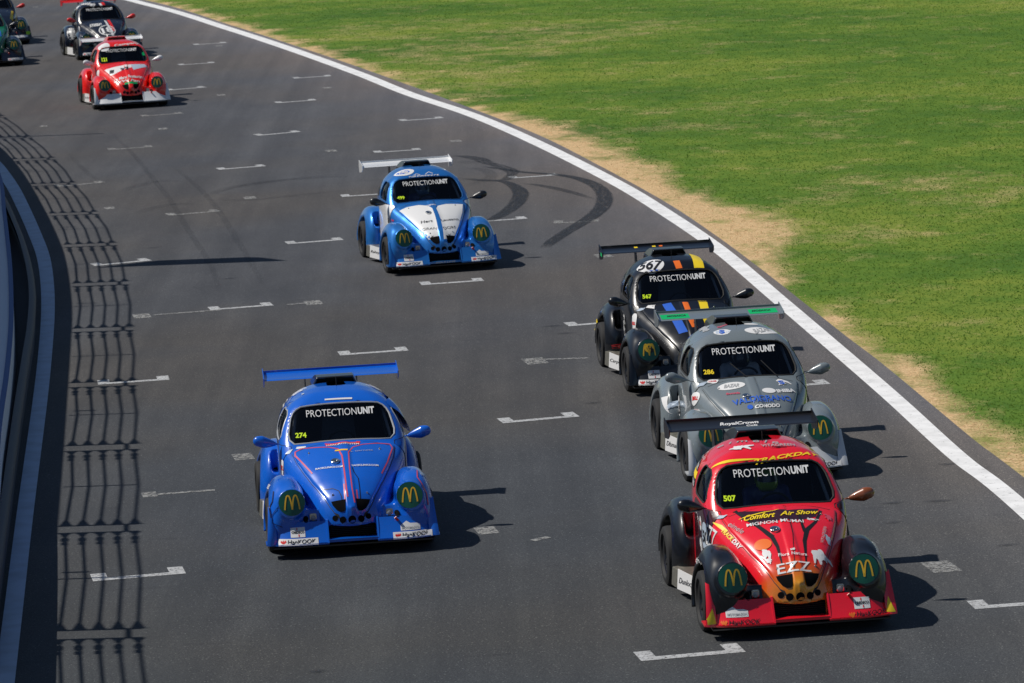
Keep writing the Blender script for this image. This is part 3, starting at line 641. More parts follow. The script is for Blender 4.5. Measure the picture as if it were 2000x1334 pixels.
#--CARS--
DEC = {
 'red': [
  ('P','BURG','H',(0.006,0.737,1.019),[(-0.403,0.147),(-0.21,0.096),(0.068,0.065),(0.405,0.099),(0.342,-0.059),(0.194,-0.126),(-0.089,-0.12),(-0.307,-0.102)],0,''),
  ('R','BLACK','H',(0.247,1.022,0.896),[(-0.195,0.486),(-0.112,0.279),(0.009,0.059),(0.081,-0.095),(0.106,-0.238),(0.11,-0.491)],[0.05,0.03,0.05,0.04,0.012],''),
  ('R','BLACK','H',(0.245,0.908,0.962),[(-0.047,0.182),(-0.035,0.028),(0.082,-0.21)],[0.02,0.03,0.05],''),
  ('R','BLACK','H',(-0.235,1.056,0.889),[(0.178,0.395),(0.082,0.179),(-0.035,0.033),(-0.093,-0.145),(-0.133,-0.461)],[0.03,0.03,0.05,0.04,0.012],''),
  ('R','BLACK','H',(-0.171,0.925,0.967),[(0.002,0.188),(-0.004,-0.034),(0.002,-0.154)],[0.02,0.03,0.04],''),
  ('R','BLACK','H',(-0.023,1.169,0.864),[(0.032,0.362),(0.018,0.074),(-0.05,-0.436)],[0.006,0.006,0.006],''),
  ('T', 'EZZ', 'WHITE', 'H', (0.026, 1.538, 0.678), 0.333, 0.115, -1, 0.01, 0, ''),
  ('T', 'EZZ', 'WHITE', 'D', (0.697, 0.545, 0.81), 0.241, 0.142, -19, 0.01, 0, ''),
  ('R','YEL','T',(0.399,0.029,1.44),[(-0.187,0.017),(-0.15,0.016),(-0.051,-0.002),(0.092,-0.01),(0.296,-0.021)],[0.008,0.03,0.04,0.03,0.01],''),
  ('T', 'TRACKDAY', 'YEL', 'T', (-0.2, 0.045, 1.481), 0.712, 0.051, 9, 0.03, 0.35, ''),
  ('R','YEL','D',(0.615,0.66,0.925),[(-0.126,0.03),(0.004,0.003),(0.122,-0.033)],[0.01,0.04,0.03],''),
  ('T', 'TRACK', 'YEL', 'D', (0.564, 0.811, 0.872), 0.219, 0.048, -21, 0.03, 0.3, ''),
  ('T', 'DAY', 'WHITE', 'D', (0.499, 0.984, 0.808), 0.173, 0.048, -21, 0.03, 0.3, ''),
  ('T', 'eimele', 'GREYT', 'D', (0.476, 0.828, 0.94), 0.239, 0.055, -12, 0.0, 0, ''),
  ('T', 'e i m e l e', 'GREYT', 'T', (0.143, -0.315, 1.586), 0.637, 0.082, -21, 0.01, 0, ''),
  ('B','GREYT','T',(-0.404,-0.585,1.521),0.222,0.07,2,''),
  ('T', 'MIGNON MUMAI', 'WHITE', 'H', (0.093, 0.894, 0.99), 0.568, 0.052, -3, 0.01, 0, ''),
  ('B','WHITE','H',(-0.293,0.853,0.979),0.14,0.052,3,''),
  ('T', 'Comfort', 'YEL', 'H', (0.225, 0.747, 1.024), 0.32, 0.097, -2, 0.02, 0.6, ''),
  ('T', 'Air Show', 'YEL', 'H', (-0.175, 0.741, 1.031), 0.422, 0.079, 7, 0.02, 0.6, ''),
  ('R','YEL','H',(0.241,0.696,1.033),[(-0.189,-0.033),(-0.11,-0.015),(0.078,0.019),(0.221,0.029)],[0.006,0.02,0.012,0.004],''),
  ('E','ORNG','H',(0.273,1.186,0.833),0.086,0.078,0,''),
  ('B','WHITE','H',(0.278,1.298,0.767),0.146,0.158,5,''),
  ('B','WHITE','H',(0.26,1.39,0.711),0.11,0.098,6,''),
  ('B','WHITE','H',(-0.273,1.356,0.73),0.236,0.238,7,''),
  ('B','WHITE','H',(-0.298,1.375,0.702),0.16,0.134,8,''),
  ('T', 'Flora Natura', 'WHITE', 'H', (0.013, 1.401, 0.773), 0.282, 0.042, -4, 0.01, 0, ''),
  ('B','WHITE','H',(-0.005,1.352,0.803),0.08,0.046,9,''),
  ('T', 'VITAGREEN', 'GREYT', 'H', (-0.356, 1.078, 0.865), 0.275, 0.032, 72, 0.01, 0, ''),
  ('B','PALE','H',(-0.389,1.126,0.82),0.06,0.18,10,''),
  ('B','PINK','H',(-0.478,0.755,0.968),0.096,0.112,11,''),
  ('P','PALE','D',(0.58,0.562,1.003),[(-0.043,-0.04),(-0.039,0.008),(0.043,0.043),(0.039,-0.012)],0,''),
  ('B','WHITE','T',(0.281,-0.15,1.553),0.326,0.172,12,''),
  ('T', 'VITAGREEN', 'GREYT', 'T', (-0.132, -0.127, 1.56), 0.348, 0.064, -1, 0.02, 0, ''),
  ('B','BLACK','T',(-0.122,-0.083,1.549),0.244,0.028,13,''),
  ('B','PALE','T',(-0.583,-0.321,1.4),0.082,0.036,23,''),
  ('T', 'EST.1 TYRE CO.', 'GREYT', 'Q', (0.572, -0.56, 1.397), 0.322, 0.028, -2, 0.02, 0, ''),
  ('T', 'eimele', 'WHITE', 'G', (0.9, 1.083, 0.684), 0.29, 0.062, -11, 0.0, 0, ''),
  ('T', 'eimele', 'WHITE', 'L', (-0.833, 1.413, 0.744), 0.277, 0.055, -147, 0.0, 0, '')],
 'blue': [
  ('R','PINK','H',(0.265,0.926,0.925),[(-0.125,-0.193),(-0.228,0.069),(-0.288,0.229),(-0.284,0.298),(-0.21,0.336),(-0.062,0.305),(0.085,0.269),(0.193,0.204),(0.226,0.034),(0.229,-0.291),(0.229,-0.572),(0.234,-0.688)],0.016,''),
  ('R','PINK','H',(-0.251,0.955,0.911),[(0.132,-0.236),(0.217,-0.009),(0.299,0.286),(0.277,0.36),(0.136,0.356),(-0.036,0.319),(-0.153,0.254),(-0.212,0.127),(-0.224,-0.176),(-0.225,-0.546),(-0.211,-0.736)],0.014,''),
  ('R','PINK','H',(0.059,1.506,0.672),[(0.003,0.126),(-0.003,-0.126)],0.014,''),
  ('R','PINK','H',(-0.076,1.542,0.643),[(-0.001,0.071),(0.001,-0.071)],0.014,''),
  ('R','BLACK','H',(-0.091,1.359,0.762),[(-0.035,0.233),(-0.02,0.147),(0.019,0.036),(0.021,-0.124),(0.016,-0.292)],0.01,''),
  ('R','BLACK','H',(0.159,1.487,0.665),[(-0.133,0.096),(-0.024,0.074),(0.036,0.022),(0.061,-0.065),(0.061,-0.127)],0.008,''),
  ('T', 'RACECLINICS.COM', 'WHITE', 'H', (0.197, 1.108, 0.893), 0.306, 0.031, -8, 0.03, 0, ''),
  ('T', 'RACECLINICS.COM', 'WHITE', 'H', (-0.204, 1.105, 0.892), 0.305, 0.032, 6, 0.03, 0, ''),
  ('P','REDS','H',(0.009,0.604,1.064),[(-0.198,0.06),(0.202,0.014),(0.192,-0.039),(-0.195,-0.034)],0,''),
  ('T', 'HARDROSYSTEM', 'WHITE', 'H', (0.009, 0.667, 1.075), 0.367, 0.031, -1, 0.02, 0, ''),
  ('P','GOLD','H',(0.037,0.806,1.026),[(-0.076,-0.005),(-0.065,0.023),(0.074,0.007),(0.068,-0.025)],0,''),
  ('T', 'a. tierneta', 'GREYT', 'H', (-0.186, 0.817, 1.007), 0.265, 0.03, 10, 0.0, 0, ''),
  ('E','WHITE','D',(0.699,0.531,0.819),0.053,0.063,0,''),
  ('T', 'BELL', 'REDS', 'D', (0.698, 0.54, 0.819), 0.088, 0.036, -10, 0.04, 0, ''),
  ('P','PALE','D',(0.615,0.537,0.996),[(-0.028,-0.047),(-0.017,0.009),(0.013,0.056),(0.032,-0.018)],0,''),
  ('P','WHITE','D',(0.48,0.539,1.037),[(-0.038,-0.042),(-0.05,-0.011),(0.019,0.048),(0.07,0.005)],0,''),
  ('P','WHITE','T',(0.001,0.043,1.484),[(-0.158,-0.009),(-0.156,0.015),(0.158,0.011),(0.156,-0.016)],0,''),
  ('T', 'Kolibri', 'WHITE', 'T', (0.42, -0.453, 1.52), 0.134, 0.169, -80, 0.03, 0, ''),
  ('R','PINK','T',(0.516,-0.591,1.446),[(0.017,0.006),(-0.017,-0.006)],0.01,''),
  ('B','PALE','T',(0.386,-0.198,1.529),0.06,0.068,14,''),
  ('T', 'Kolibri', 'WHITE', 'T', (-0.446, -0.477, 1.506), 0.175, 0.159, 62, 0.03, 0, ''),
  ('T', 'AUTOSPORT', 'WHITE', 'Q', (0.556, -0.587, 1.411), 0.271, 0.035, -6, 0.02, 0, ''),
  ('T', 'RACETEAM', 'WHITE', 'Q', (0.602, -0.513, 1.367), 0.284, 0.035, -7, 0.02, 0, ''),
  ('B','PALE','T',(-0.576,-0.531,1.397),0.038,0.224,15,''),
  ('T', '8285', 'WHITE', 'G', (0.881, 1.136, 0.725), 0.166, 0.053, -5, 0.02, 0, ''),
  ('R','PINK','N',(-0.807,1.479,0.681),[(-0.033,0.192),(-0.046,0.101),(-0.002,0.01),(0.037,-0.086),(0.045,-0.216)],0.012,''),
  ('R','NAVY','N',(0.876,1.526,0.593),[(0.035,0.151),(0.013,0.034),(-0.029,-0.036),(-0.019,-0.149)],0.01,''),
  ('R','NAVY','N',(0.834,1.627,0.462),[(0.032,0.122),(-0.04,0.039),(-0.052,-0.053),(0.06,-0.107)],0.008,''),
  ('B','PALE','N',(-0.838,1.273,0.776),0.098,0.058,16,'')],
 'b567': [
  ('R','SKYB','H',(0.187,0.964,0.935),[(-0.045,0.374),(-0.007,0.024),(0.053,-0.398)],0.125,''),
  ('R','SKYB','T',(0.323,-0.003,1.494),[(0.003,0.084),(-0.003,-0.084)],0.14,''),
  ('R','ORNG','H',(-0.022,1.018,0.945),[(-0.006,0.38),(-0.008,-0.101),(0.014,-0.279)],0.08,''),
  ('R','ORNG','T',(-0.038,-0.005,1.508),[(-0.007,0.088),(0.007,-0.088)],0.09,''),
  ('R','YEL','H',(-0.254,0.92,0.937),[(0.018,0.384),(-0.013,-0.104),(-0.004,-0.281)],0.12,''),
  ('R','YEL','T',(-0.337,-0.202,1.513),[(0.015,0.346),(-0.003,-0.068),(-0.012,-0.277)],0.14,''),
  ('E','WHITE','T',(0.335,-0.056,1.525),0.189,0.178,0,''),
  ('T', '567', 'BLACK', 'T', (0.336, -0.057, 1.525), 0.309, 0.256, -19, 0.03, 0, ''),
  ('B','GREYT','T',(0.494,-0.77,1.419),0.136,0.168,17,''),
  ('P','WHITE','D',(0.447,0.567,1.035),[(-0.04,-0.053),(-0.065,0.012),(0.009,0.07),(0.096,-0.028)],0,''),
  ('P','PALE','D',(0.576,0.555,1.007),[(-0.052,-0.056),(-0.035,0.014),(0.04,0.053),(0.047,-0.011)],0,''),
  ('E','WHITE','D',(0.692,0.575,0.826),0.072,0.114,0,''),
  ('T', 'BELL', 'REDS', 'D', (0.69, 0.583, 0.825), 0.099, 0.03, -9, 0.04, 0, ''),
  ('E','WHITE','S',(0.735,-0.016,0.709),0.085,0.153,0,''),
  ('T', '56', 'BLACK', 'S', (0.735, 0.019, 0.708), 0.146, 0.254, 8, 0.02, 0, ''),
  ('T', 'CYC', 'YEL', 'S', (0.667, -1.379, 0.478), 0.219, 0.213, -54, 0.02, 0, ''),
  ('T', 'VAN', 'REDS', 'S', (0.792, -0.501, 0.338), 0.058, 0.046, -83, 0.02, 0, ''),
  ('E','GOLD','N',(0.648,1.609,0.644),0.068,0.062,0.55,''),
  ('E','BLACK','N',(0.625,1.616,0.612),0.037,0.031,0,'')],
 'gray': [
  ('B','PALE','T',(0.212,-0.101,1.551),0.248,0.18,18,''),
  ('E','WHITE','T',(0.212,-0.101,1.551),0.103,0.076,0,''),
  ('T', 'S', 'SKYB', 'T', (0.212, -0.101, 1.551), 0.07, 0.103, -6, 0.04, 0, ''),
  ('E','WHITE','T',(-0.272,-0.093,1.545),0.207,0.094,0,''),
  ('T', 'BAZAR', 'GREYT', 'T', (-0.272, -0.09, 1.544), 0.222, 0.109, 22, 0.03, 0.3, ''),
  ('E','WHITE','T',(-0.188,-0.329,1.584),0.089,0.044,0,''),
  ('T', 'INIBA', 'WHITE', 'T', (-0.416, -0.576, 1.516), 0.241, 0.023, 31, 0.04, 0, ''),
  ('T', 'finmida', 'PINK', 'T', (0.137, -0.337, 1.587), 0.252, 0.056, 39, 0.03, 0, ''),
  ('B','GREYT','T',(0.387,-0.504,1.534),0.166,0.272,19,''),
  ('B','GREYT','T',(0.364,-0.344,1.546),0.124,0.248,29,''),
  ('T', 'BERGARDI', 'WHITE', 'T', (-0.359, -0.589, 1.54), 0.322, 0.016, -15, 0.02, 0, ''),
  ('E','WHITE','H',(0.25,0.732,1.025),0.166,0.085,0,''),
  ('T', 'BAZAR', 'GREYT', 'H', (0.25, 0.732, 1.025), 0.182, 0.082, -7, 0.03, 0.3, ''),
  ('B','WHITE','H',(-0.366,0.687,1.019),0.27,0.17,20,''),
  ('T', 'S', 'SKYB', 'H', (-0.365, 0.692, 1.017), 0.078, 0.086, 15, 0.04, 0, ''),
  ('E','WHITE','H',(-0.172,0.919,0.974),0.083,0.056,0,''),
  ('T', 'INIBA', 'WHITE', 'H', (-0.384, 0.875, 0.949), 0.243, 0.07, 14, 0.045, 0, ''),
  ('T', 'finmida', 'PINK', 'H', (0.261, 0.908, 0.964), 0.165, 0.04, -9, 0.03, 0, ''),
  ('T', 'VALDIGRANO', 'SKYB', 'H', (-0.059, 1.091, 0.92), 0.714, 0.105, 4, 0.02, 0, ''),
  ('T', 'FABIA', 'SKYB', 'H', (-0.066, 1.147, 0.893), 0.249, 0.047, 4, 0.0, 0, ''),
  ('T', 'COMODO', 'WHITE', 'H', (-0.098, 1.232, 0.845), 0.309, 0.067, 8, 0.04, 0.3, ''),
  ('E','SKYB','H',(0.111,1.227,0.846),0.035,0.043,0,''),
  ('E','WHITE','D',(0.674,0.601,0.884),0.085,0.07,0,''),
  ('T', 'BELL', 'REDS', 'D', (0.673, 0.606, 0.883), 0.122, 0.038, -1, 0.04, 0, ''),
  ('E','WHITE','S',(0.721,-0.439,0.606),0.078,0.129,0,''),
  ('T', '286', 'BLACK', 'S', (0.722, -0.404, 0.594), 0.118, 0.171, 9, 0.02, 0, ''),
  ('P','WHITE','S',(0.8,-0.613,0.589),[(-0.03,0.108),(-0.143,0.071),(0.099,-0.101),(0.074,-0.078)],0,''),
  ('B','PALE','S',(0.805,-0.554,0.591),0.042,0.13,21,''),
  ('P','WHITE','S',(0.734,-0.07,0.852),[(0.039,0.043),(-0.039,-0.043)],0,''),
  ('P','WHITE','D',(0.444,0.518,1.055),[(-0.048,-0.051),(-0.062,-0.001),(0.025,0.063),(0.085,-0.011)],0,''),
  ('T', 'UHB', 'REDS', 'D', (0.443, 0.512, 1.051), 0.083, 0.027, 39, 0.02, 0, ''),
  ('P','PALE','D',(0.575,0.514,1.024),[(-0.027,-0.061),(-0.032,0.004),(0.026,0.067),(0.033,-0.009)],0,''),
  ('B','WHITE','Q',(0.591,-0.84,1.296),0.042,0.042,30,''),
  ('B','WHITE','Q',(0.616,-0.845,1.251),0.028,0.042,31,''),
  ('B','WHITE','Q',(0.641,-0.839,1.196),0.028,0.042,32,''),
  ('B','WHITE','Q',(0.653,-0.878,1.132),0.028,0.042,33,''),
  ('B','WHITE','Q',(0.662,-0.87,1.07),0.028,0.048,34,'')],
 'lb': [
  ('P','WHITE','H',(0.237,1.086,0.843),[(-0.318,0.391),(-0.183,0.441),(0.02,0.435),(0.159,0.362),(0.208,0.233),(0.206,-0.037),(0.19,-0.345),(0.167,-0.584),(0.008,-0.543),(-0.064,-0.375),(-0.153,-0.119),(-0.239,0.141)],0,''),
  ('P','WHITE','H',(-0.201,1.123,0.835),[(-0.162,0.26),(-0.113,0.369),(0.04,0.438),(0.349,0.487),(0.281,0.204),(0.137,-0.208),(-0.012,-0.542),(-0.191,-0.587),(-0.17,-0.35),(-0.159,-0.07)],0,''),
  ('T', 'Hert', 'BLACK', 'H', (0.191, 1.242, 0.824), 0.195, 0.072, -8, 0.01, 0, ''),
  ('T', 'Lausann', 'BLACK', 'H', (-0.2, 1.231, 0.828), 0.33, 0.06, 15, 0.01, 0, ''),
  ('T', 'GRAN', 'BLACK', 'H', (0.183, 1.416, 0.72), 0.239, 0.058, -14, -0.005, 0, ''),
  ('T', 'DORF', 'BLACK', 'H', (-0.155, 1.432, 0.717), 0.238, 0.063, 15, -0.005, 0, ''),
  ('T', 'x', 'BLACK', 'H', (0.167, 1.557, 0.603), 0.053, 0.03, -16, 0, 0, ''),
  ('T', 'v', 'BLACK', 'H', (-0.12, 1.563, 0.614), 0.056, 0.031, 13, 0, 0, ''),
  ('E','WHITE','T',(0.312,-0.079,1.536),0.174,0.123,0,''),
  ('E','SKYB','T',(0.331,-0.069,1.53),0.117,0.058,0,''),
  ('T', '499', 'WHITE', 'T', (0.331, -0.069, 1.53), 0.176, 0.077, -25, 0.03, 0, ''),
  ('T', 'DIREWERKER', 'WHITE', 'T', (-0.011, 0.076, 1.45), 0.537, 0.034, 0, 0.035, 0, ''),
  ('R','WHITE','T',(-0.102,0.027,1.495),[(-0.066,-0.021),(0.002,0.036),(0.065,-0.015)],0.012,''),
  ('R','WHITE','T',(0.114,0.044,1.484),[(-0.06,-0.011),(-0.001,0.023),(0.061,-0.012)],0.01,''),
  ('T', 'TIEFPO', 'WHITE', 'H', (0.025, 0.789, 1.04), 0.163, 0.045, -1, 0.02, 0, ''),
  ('T', 'D', 'BLACK', 'S', (0.722, -0.408, 0.589), 0.146, 0.229, 4, 0.04, 0, ''),
  ('T', 'K', 'BLACK', 'S', (0.71, 0.503, 0.776), 0.096, 0.127, 3, 0.02, 0, ''),
  ('T', 'be', 'REDS', 'S', (0.67, 0.657, 0.815), 0.084, 0.039, -2, 0.02, 0, ''),
  ('R','GREYT','S',(0.733,-0.152,0.775),[(-0.079,0.043),(0.136,0.016),(-0.057,-0.058)],0.008,'')],
 'rw': [
  ('P','WHITE','H',(0.178,0.927,0.931),[(-0.353,0.101),(0.134,0.149),(0.317,0.184),(0.317,0.019),(-0.169,-0.235),(-0.246,-0.219)],0,''),
  ('T', '1', 'BLACK', 'H', (0.378, 1.004, 0.894), 0.106, 0.151, -13, 0.06, 0, ''),
  ('T', '7', 'BLACK', 'H', (-0.01, 1.021, 0.959), 0.142, 0.153, 23, 0.06, 0, ''),
  ('P','PALE','H',(-0.339,0.811,0.964),[(-0.201,0.073),(0.168,0.15),(0.216,0.017),(-0.184,-0.24)],0,''),
  ('T', 'Le Mans Restaurants', 'WHITE', 'H', (-0.017, 1.378, 0.787), 0.786, 0.119, 4, 0.02, 0.3, ''),
  ('T', 'VW Fan', 'WHITE', 'H', (0.027, 1.507, 0.704), 0.536, 0.081, -4, 0.02, 0.2, ''),
  ('T', 'Company', 'WHITE', 'T', (-0.169, 0.033, 1.49), 0.638, 0.109, 9, 0.02, 0, ''),
  ('E','WHITE','T',(0.412,0.026,1.473),0.15,0.171,0,''),
  ('P','GRN','H',(-0.012,1.549,0.614),[(-0.162,-0.03),(-0.159,0.034),(0.165,0.031),(0.156,-0.035)],0,''),
  ('E','GRN','F',(-0.551,0.262,1.235),0.04,0.044,0,'G'),
  ('B','WHITE','S',(0.732,-0.209,0.688),0.118,0.188,22,''),
  ('E','WHITE','D',(0.682,0.615,0.827),0.071,0.094,0,'')],
 'navy': [
  ('R','WHITE','H',(-0.087,1.172,0.85),[(-0.036,0.498),(-0.017,0.121),(0.025,-0.235),(0.029,-0.383)],[0.06,0.07,0.08,0.08],''),
  ('R','REDS','H',(-0.175,1.0,0.922),[(-0.017,0.371),(-0.002,-0.02),(0.019,-0.351)],[0.08,0.09,0.1],''),
  ('R','WHITE','T',(-0.069,0.04,1.475),[(-0.019,0.068),(0.019,-0.068)],0.07,''),
  ('R','REDS','T',(-0.15,0.019,1.485),[(-0.012,0.087),(0.012,-0.087)],0.09,''),
  ('E','WHITE','H',(-0.002,1.3,0.832),0.242,0.261,0.88,''),
  ('T', '18', 'WHITE', 'H', (-0.002, 1.311, 0.826), 0.327, 0.286, 4, 0.04, 0, ''),
  ('T', 'STIEBEL', 'WHITE', 'H', (0.248, 0.926, 0.959), 0.368, 0.16, -9, 0.03, 0, ''),
  ('T', 'Sennheis', 'WHITE', 'T', (0.283, -0.059, 1.532), 0.457, 0.192, -33, 0.03, 0, ''),
  ('B','WHITE','Q',(0.573,-0.22,1.409),0.278,0.218,24,''),
  ('P','GREYT','S',(0.747,-0.55,0.645),[(-0.213,0.16),(0.136,0.18),(0.041,-0.172),(0.036,-0.168)],0,''),
  ('E','WHITE','D',(0.704,0.54,0.787),0.074,0.102,0,'')]}
DK = dict(F=FRONT, T=TOPD, H=HOOD, S=SIDE_R, D=(-.55, -.35, -.75), N=FEN, G=(-.75, -.3, -.5), W=(0, -.9, -.45), Q=(-.8, -.1, -.5), L=(.75, -.3, -.5))
MK = dict(WHITE=WHITE, BLACK=BLACK, YEL=YEL, REDS=REDS, GOLD=GOLD, SKYB=SKYB, ORNG=ORNG, GREYT=GREYT, GRN=GRN, PINK=PINK, NAVY=NAVY, BURG=BURG, PALE=PALE)
BK = {'': None, 'W': BV_WING, 'G': BV_GLASS}
LAYER = [0]
def livery(o, key):
    for i, e in enumerate(DEC[key]):
        k_ = e[0]; off = .0025 + .0002 * i
        if k_ == 'T': dec(o, 'lettering', text2d(e[1], e[5], e[6], e[8], e[9]), MK[e[2]], e[4], DK[e[3]], e[7], off + .003, bv=BK[e[10]])
        elif k_ == 'E': dec(o, 'sticker', ell2d(e[4], e[5], 28, e[6]), MK[e[1]], e[3], DK[e[2]], 0, off, bv=BK[e[7]])
        elif k_ == 'R': dec(o, 'stripe', rib2d(e[4], e[5]), MK[e[1]], e[3], DK[e[2]], 0, off, bv=BK[e[6]])
        elif k_ == 'P': dec(o, 'sticker', poly2d(e[4]), MK[e[1]], e[3], DK[e[2]], 0, off, bv=BK[e[6]])
        elif k_ == 'B':
            q = random.Random(e[6]); w_, h_ = e[4], e[5]; sh = []
            for _ in range(6):
                cx_, cy_ = q.uniform(-.34, .34) * w_, q.uniform(-.25, .25) * h_
                a_ = q.uniform(0, 3.1); l_ = q.uniform(.12, .25) * w_; t_ = q.uniform(.09, .2) * h_
                sh.append(rib2d([(cx_ - l_ * math.cos(a_), cy_ - h_ * .35 * math.sin(a_)), (cx_, cy_ + t_ * .4), (cx_ + l_ * math.cos(a_), cy_ + h_ * .35 * math.sin(a_))], [t_ * .6, t_ * 1.5, t_ * .6], 2))
            sh.append(ell2d(w_ * .16, h_ * .3, 14)); dec(o, 'sticker', cat2d(*sh), MK[e[1]], e[3], DK[e[2]], 0, off, bv=BK[e[7]])
PR_ = paint('paint_red', (.80, .010, .026)); PRF = paint('paint_red_faded', (.80, .010, .026), fade=(1.36, 1.80, [(.80, .010, .026), (.70, .02, .012), (.72, .10, .01), (.72, .22, .01), (.6, .3, .02)]))
PBLU = paint('paint_blue', (.003, .115, .60)); PLB = paint('paint_metallic_blue', (.02, .20, .62), .3, metal=.45); PMB = paint('paint_satin_black', (.004, .005, .008), .30, coat=.5, dust_=.015)
PGB = paint('paint_black', (.008, .008, .010), .35, coat=.25, dust_=.03); PGY = paint('paint_grey', (.17, .20, .215), .25, dust_=.05); PWH = paint('paint_white', (.80, .81, .82), dust_=.06); PNV = paint('paint_navy', (.004, .006, .016), .25, dust_=.03)
PGR = paint('paint_green', (.0, .16, .07)); PR2 = paint('paint_bright_red', (.78, .012, .006)); PSV = paint('paint_silver', (.62, .64, .66), .3)
DOORM = mat('door_print', (.04, .004, .01), .3, coat=1); k = NT(DOORM); o_ = k.obj()      # burgundy floral print
sp_ = k.n('ShaderNodeSeparateXYZ'); k.l(o_, sp_.inputs[0]); vz = k.n('ShaderNodeTexVoronoi', Scale=22); k.l(o_, vz.inputs['Vector'])
lowz = k.math('MULTIPLY_ADD', sp_.outputs[2], -2.2, 1.65); fl_ = k.math('GREATER_THAN', k.math('MULTIPLY', k.math('SUBTRACT', 1, vz.outputs['Distance']), lowz), .62)
cc_ = k.ramp(k.noise(o_, 26, 2), [(.3, (.25, .05, .03)), (.5, (.62, .5, .28)), (.7, (.7, .66, .5))]); k.l(k.mix(fl_, (.05, .003, .010), cc_), k.b.inputs['Base Color'])

def side_sign(o, s='Dunlock'):
    txt(o, s, BLACK, (.90, -.17, .175), (-.93, -.36, 0), .30, .06, bv=BV_PLATE, slant=.3)
# 507
c = car('red race car numbered 507 with black fenders and black wing', car_matrix(1367, 1232, 5.7, .94, AXF), PRF, fender=PMB, bonnet=PRF, bumper=PR_, wing=PGB, mirror=PMB, mirror_l=WOOD, door=DOORM, number='507', dive=1.0)
hankook(c, False); credeco(c, -1); motor(c, 1); livery(c, 'red'); side_sign(c)
txt(c, 'RoyalCrown', WHITE, (.02, WY - .05, WZ), (0, -.3, -1), .42, .13, bold=.03, slant=.3, bv=BV_WING); txt(c, 'Cola', WHITE, (-.10, WY + .05, WZ), (0, -.3, -1), .12, .06, bold=.03, slant=.3, bv=BV_WING)
roundel(c, '50', (.8, .35, .76), SIDE_R, .15, PALE, asp=1.05); dec(c, 'sticker', ell2d(.055, .075), WHITE, (.8, .13, .86), SIDE_R, off=.0035, key='bl507'); txt(c, 'BELL', REDS, (.8, .13, .86), SIDE_R, .08, .04, bold=.03, off=.006)
blob(c, WHITE, (.8, .12, .62), SIDE_R, .16, .22, 3); dec(c, 'stripe', rect2d(.34, .07), YEL, (.8, -.6, 1.24), SIDE_R, key='q1'); txt(c, 'TYRES', WHITE, (.8, -.56, 1.15), SIDE_R, .22, .05, bold=.02); txt(c, 'ROYAL', WHITE, (.8, -.6, 1.31), SIDE_R, .2, .05, bold=.02)
for s in (1, -1):
    dec(c, 'stripe', poly2d([(-.05, -.05), (.04, -.05), (.01, .02), (-.02, .10)]) if s < 0 else poly2d([(.05, -.05), (-.10, -.05), (-.03, .02), (.02, .10)]), YEL, (s * .90, 1.8, .24), FRONT, key=('tipy', s))
driver(c, 'driver in dark suit and lime helmet inside the red car numbered 507', NAVY, flat('helmet_lime', (.28, .42, .03), .3, coat=1))
# 274
c = car('glossy blue race car numbered 274 driving alone mid track', car_matrix(523, 1077, 5.3, .94, AXF), PBLU, number='274', trim=flat('trim_grey', (.35, .37, .4), .4))
hankook(c); credeco(c); motor(c); livery(c, 'blue')
q = patch(lambda y, z: rbox(np.abs(y + .30 * (z - 1.12) + .04) - .26, np.abs(z - 1.25) - .19, .10), (-.06, 1.25), -.004, cs_(-1), grow=0)
fw = obj('open_window_flap', q, PBLU, c); fw.location = (-.055, .02, 0); fw.rotation_euler = (0, 0, R(9))
# 286
c = car('grey race car numbered 286 with green strips on its wing', car_matrix(1656, 907, 5.7, -.955, 1.71, .165), PGY, bumper=PSV, numcol=YEL, number='286', dive=.8)
hankook(c); credeco(c); livery(c, 'gray'); side_sign(c, 'Dlsmart')
for s in (1, -1):
    dec(c, 'sticker', rect2d(.36, .20), GRN, (s * .56, WY - .06, WZ), (0, -.3, -1), bv=BV_WING, off=.002, key=('wg', s)); txt(c, 'MOSAICA', BLACK, (s * .54, WY - .09, WZ), (0, -.3, -1), .24, .07, slant=.3, bold=.03, bv=BV_WING, off=.004)
for s in (1,): dec(c, 'stripe', rect2d(.20, .035), LIME, (0, 1.9, .36), FRONT, key='lime')
p_ = P['wiper']; obj('wiper', p_, RUB, c); driver(c, 'driver in grey suit and black helmet inside the grey car numbered 286', GREYT, PGB)
# 567
c = car('matte black race car numbered 567 with blue, orange and yellow stripes', car_matrix(1221, 764, 6.5, .94, AXF), PMB, number='567', dive=.7)
hankook(c); credeco(c); livery(c, 'b567'); side_sign(c, 'Carpo')
for x, m_ in ((.28, YEL), (.02, YEL), (-.08, ORNG)): dec(c, 'sticker', rect2d(.05, .05), m_, (x, WY - .16, WZ), (0, -.3, -1), bv=BV_WING, off=.002, key=('w5', x))
ep = [o for o in c.children_recursive if o.name.startswith('endplate')]; BVE = union_bvh(['endplater'])
dec(c, 'sticker', rect2d(.16, .06), REDS, (.8, WY + .0, WZ - .09), SIDE_R, bv=BVE, key='ep1', step=0); dec(c, 'sticker', rect2d(.14, .05), GRN, (.8, WY, WZ - .03), SIDE_R, bv=BVE, key='ep2', step=0)
# 499
c = car('metallic blue and white race car numbered 499 with white wing', car_matrix(752, 533, 11.2, .94, AXF), PLB, wing=PWH, mirror=CARB, door=PWH, number='499', trim=flat('trim_blue', (.05, .2, .5), .3, metal=.6), dive=.2)
hankook(c); credeco(c); motor(c); livery(c, 'lb'); side_sign(c, 'Rakoy')
txt(c, 'EQUI LINE', WHITE, (0, 1.9, .19), FRONT, .34, .03, bold=.03, slant=.3)
driver(c, 'driver in dark suit and blue helmet inside the blue and white car', NAVY, flat('helmet_blue', (.10, .18, .3), .3, coat=1))
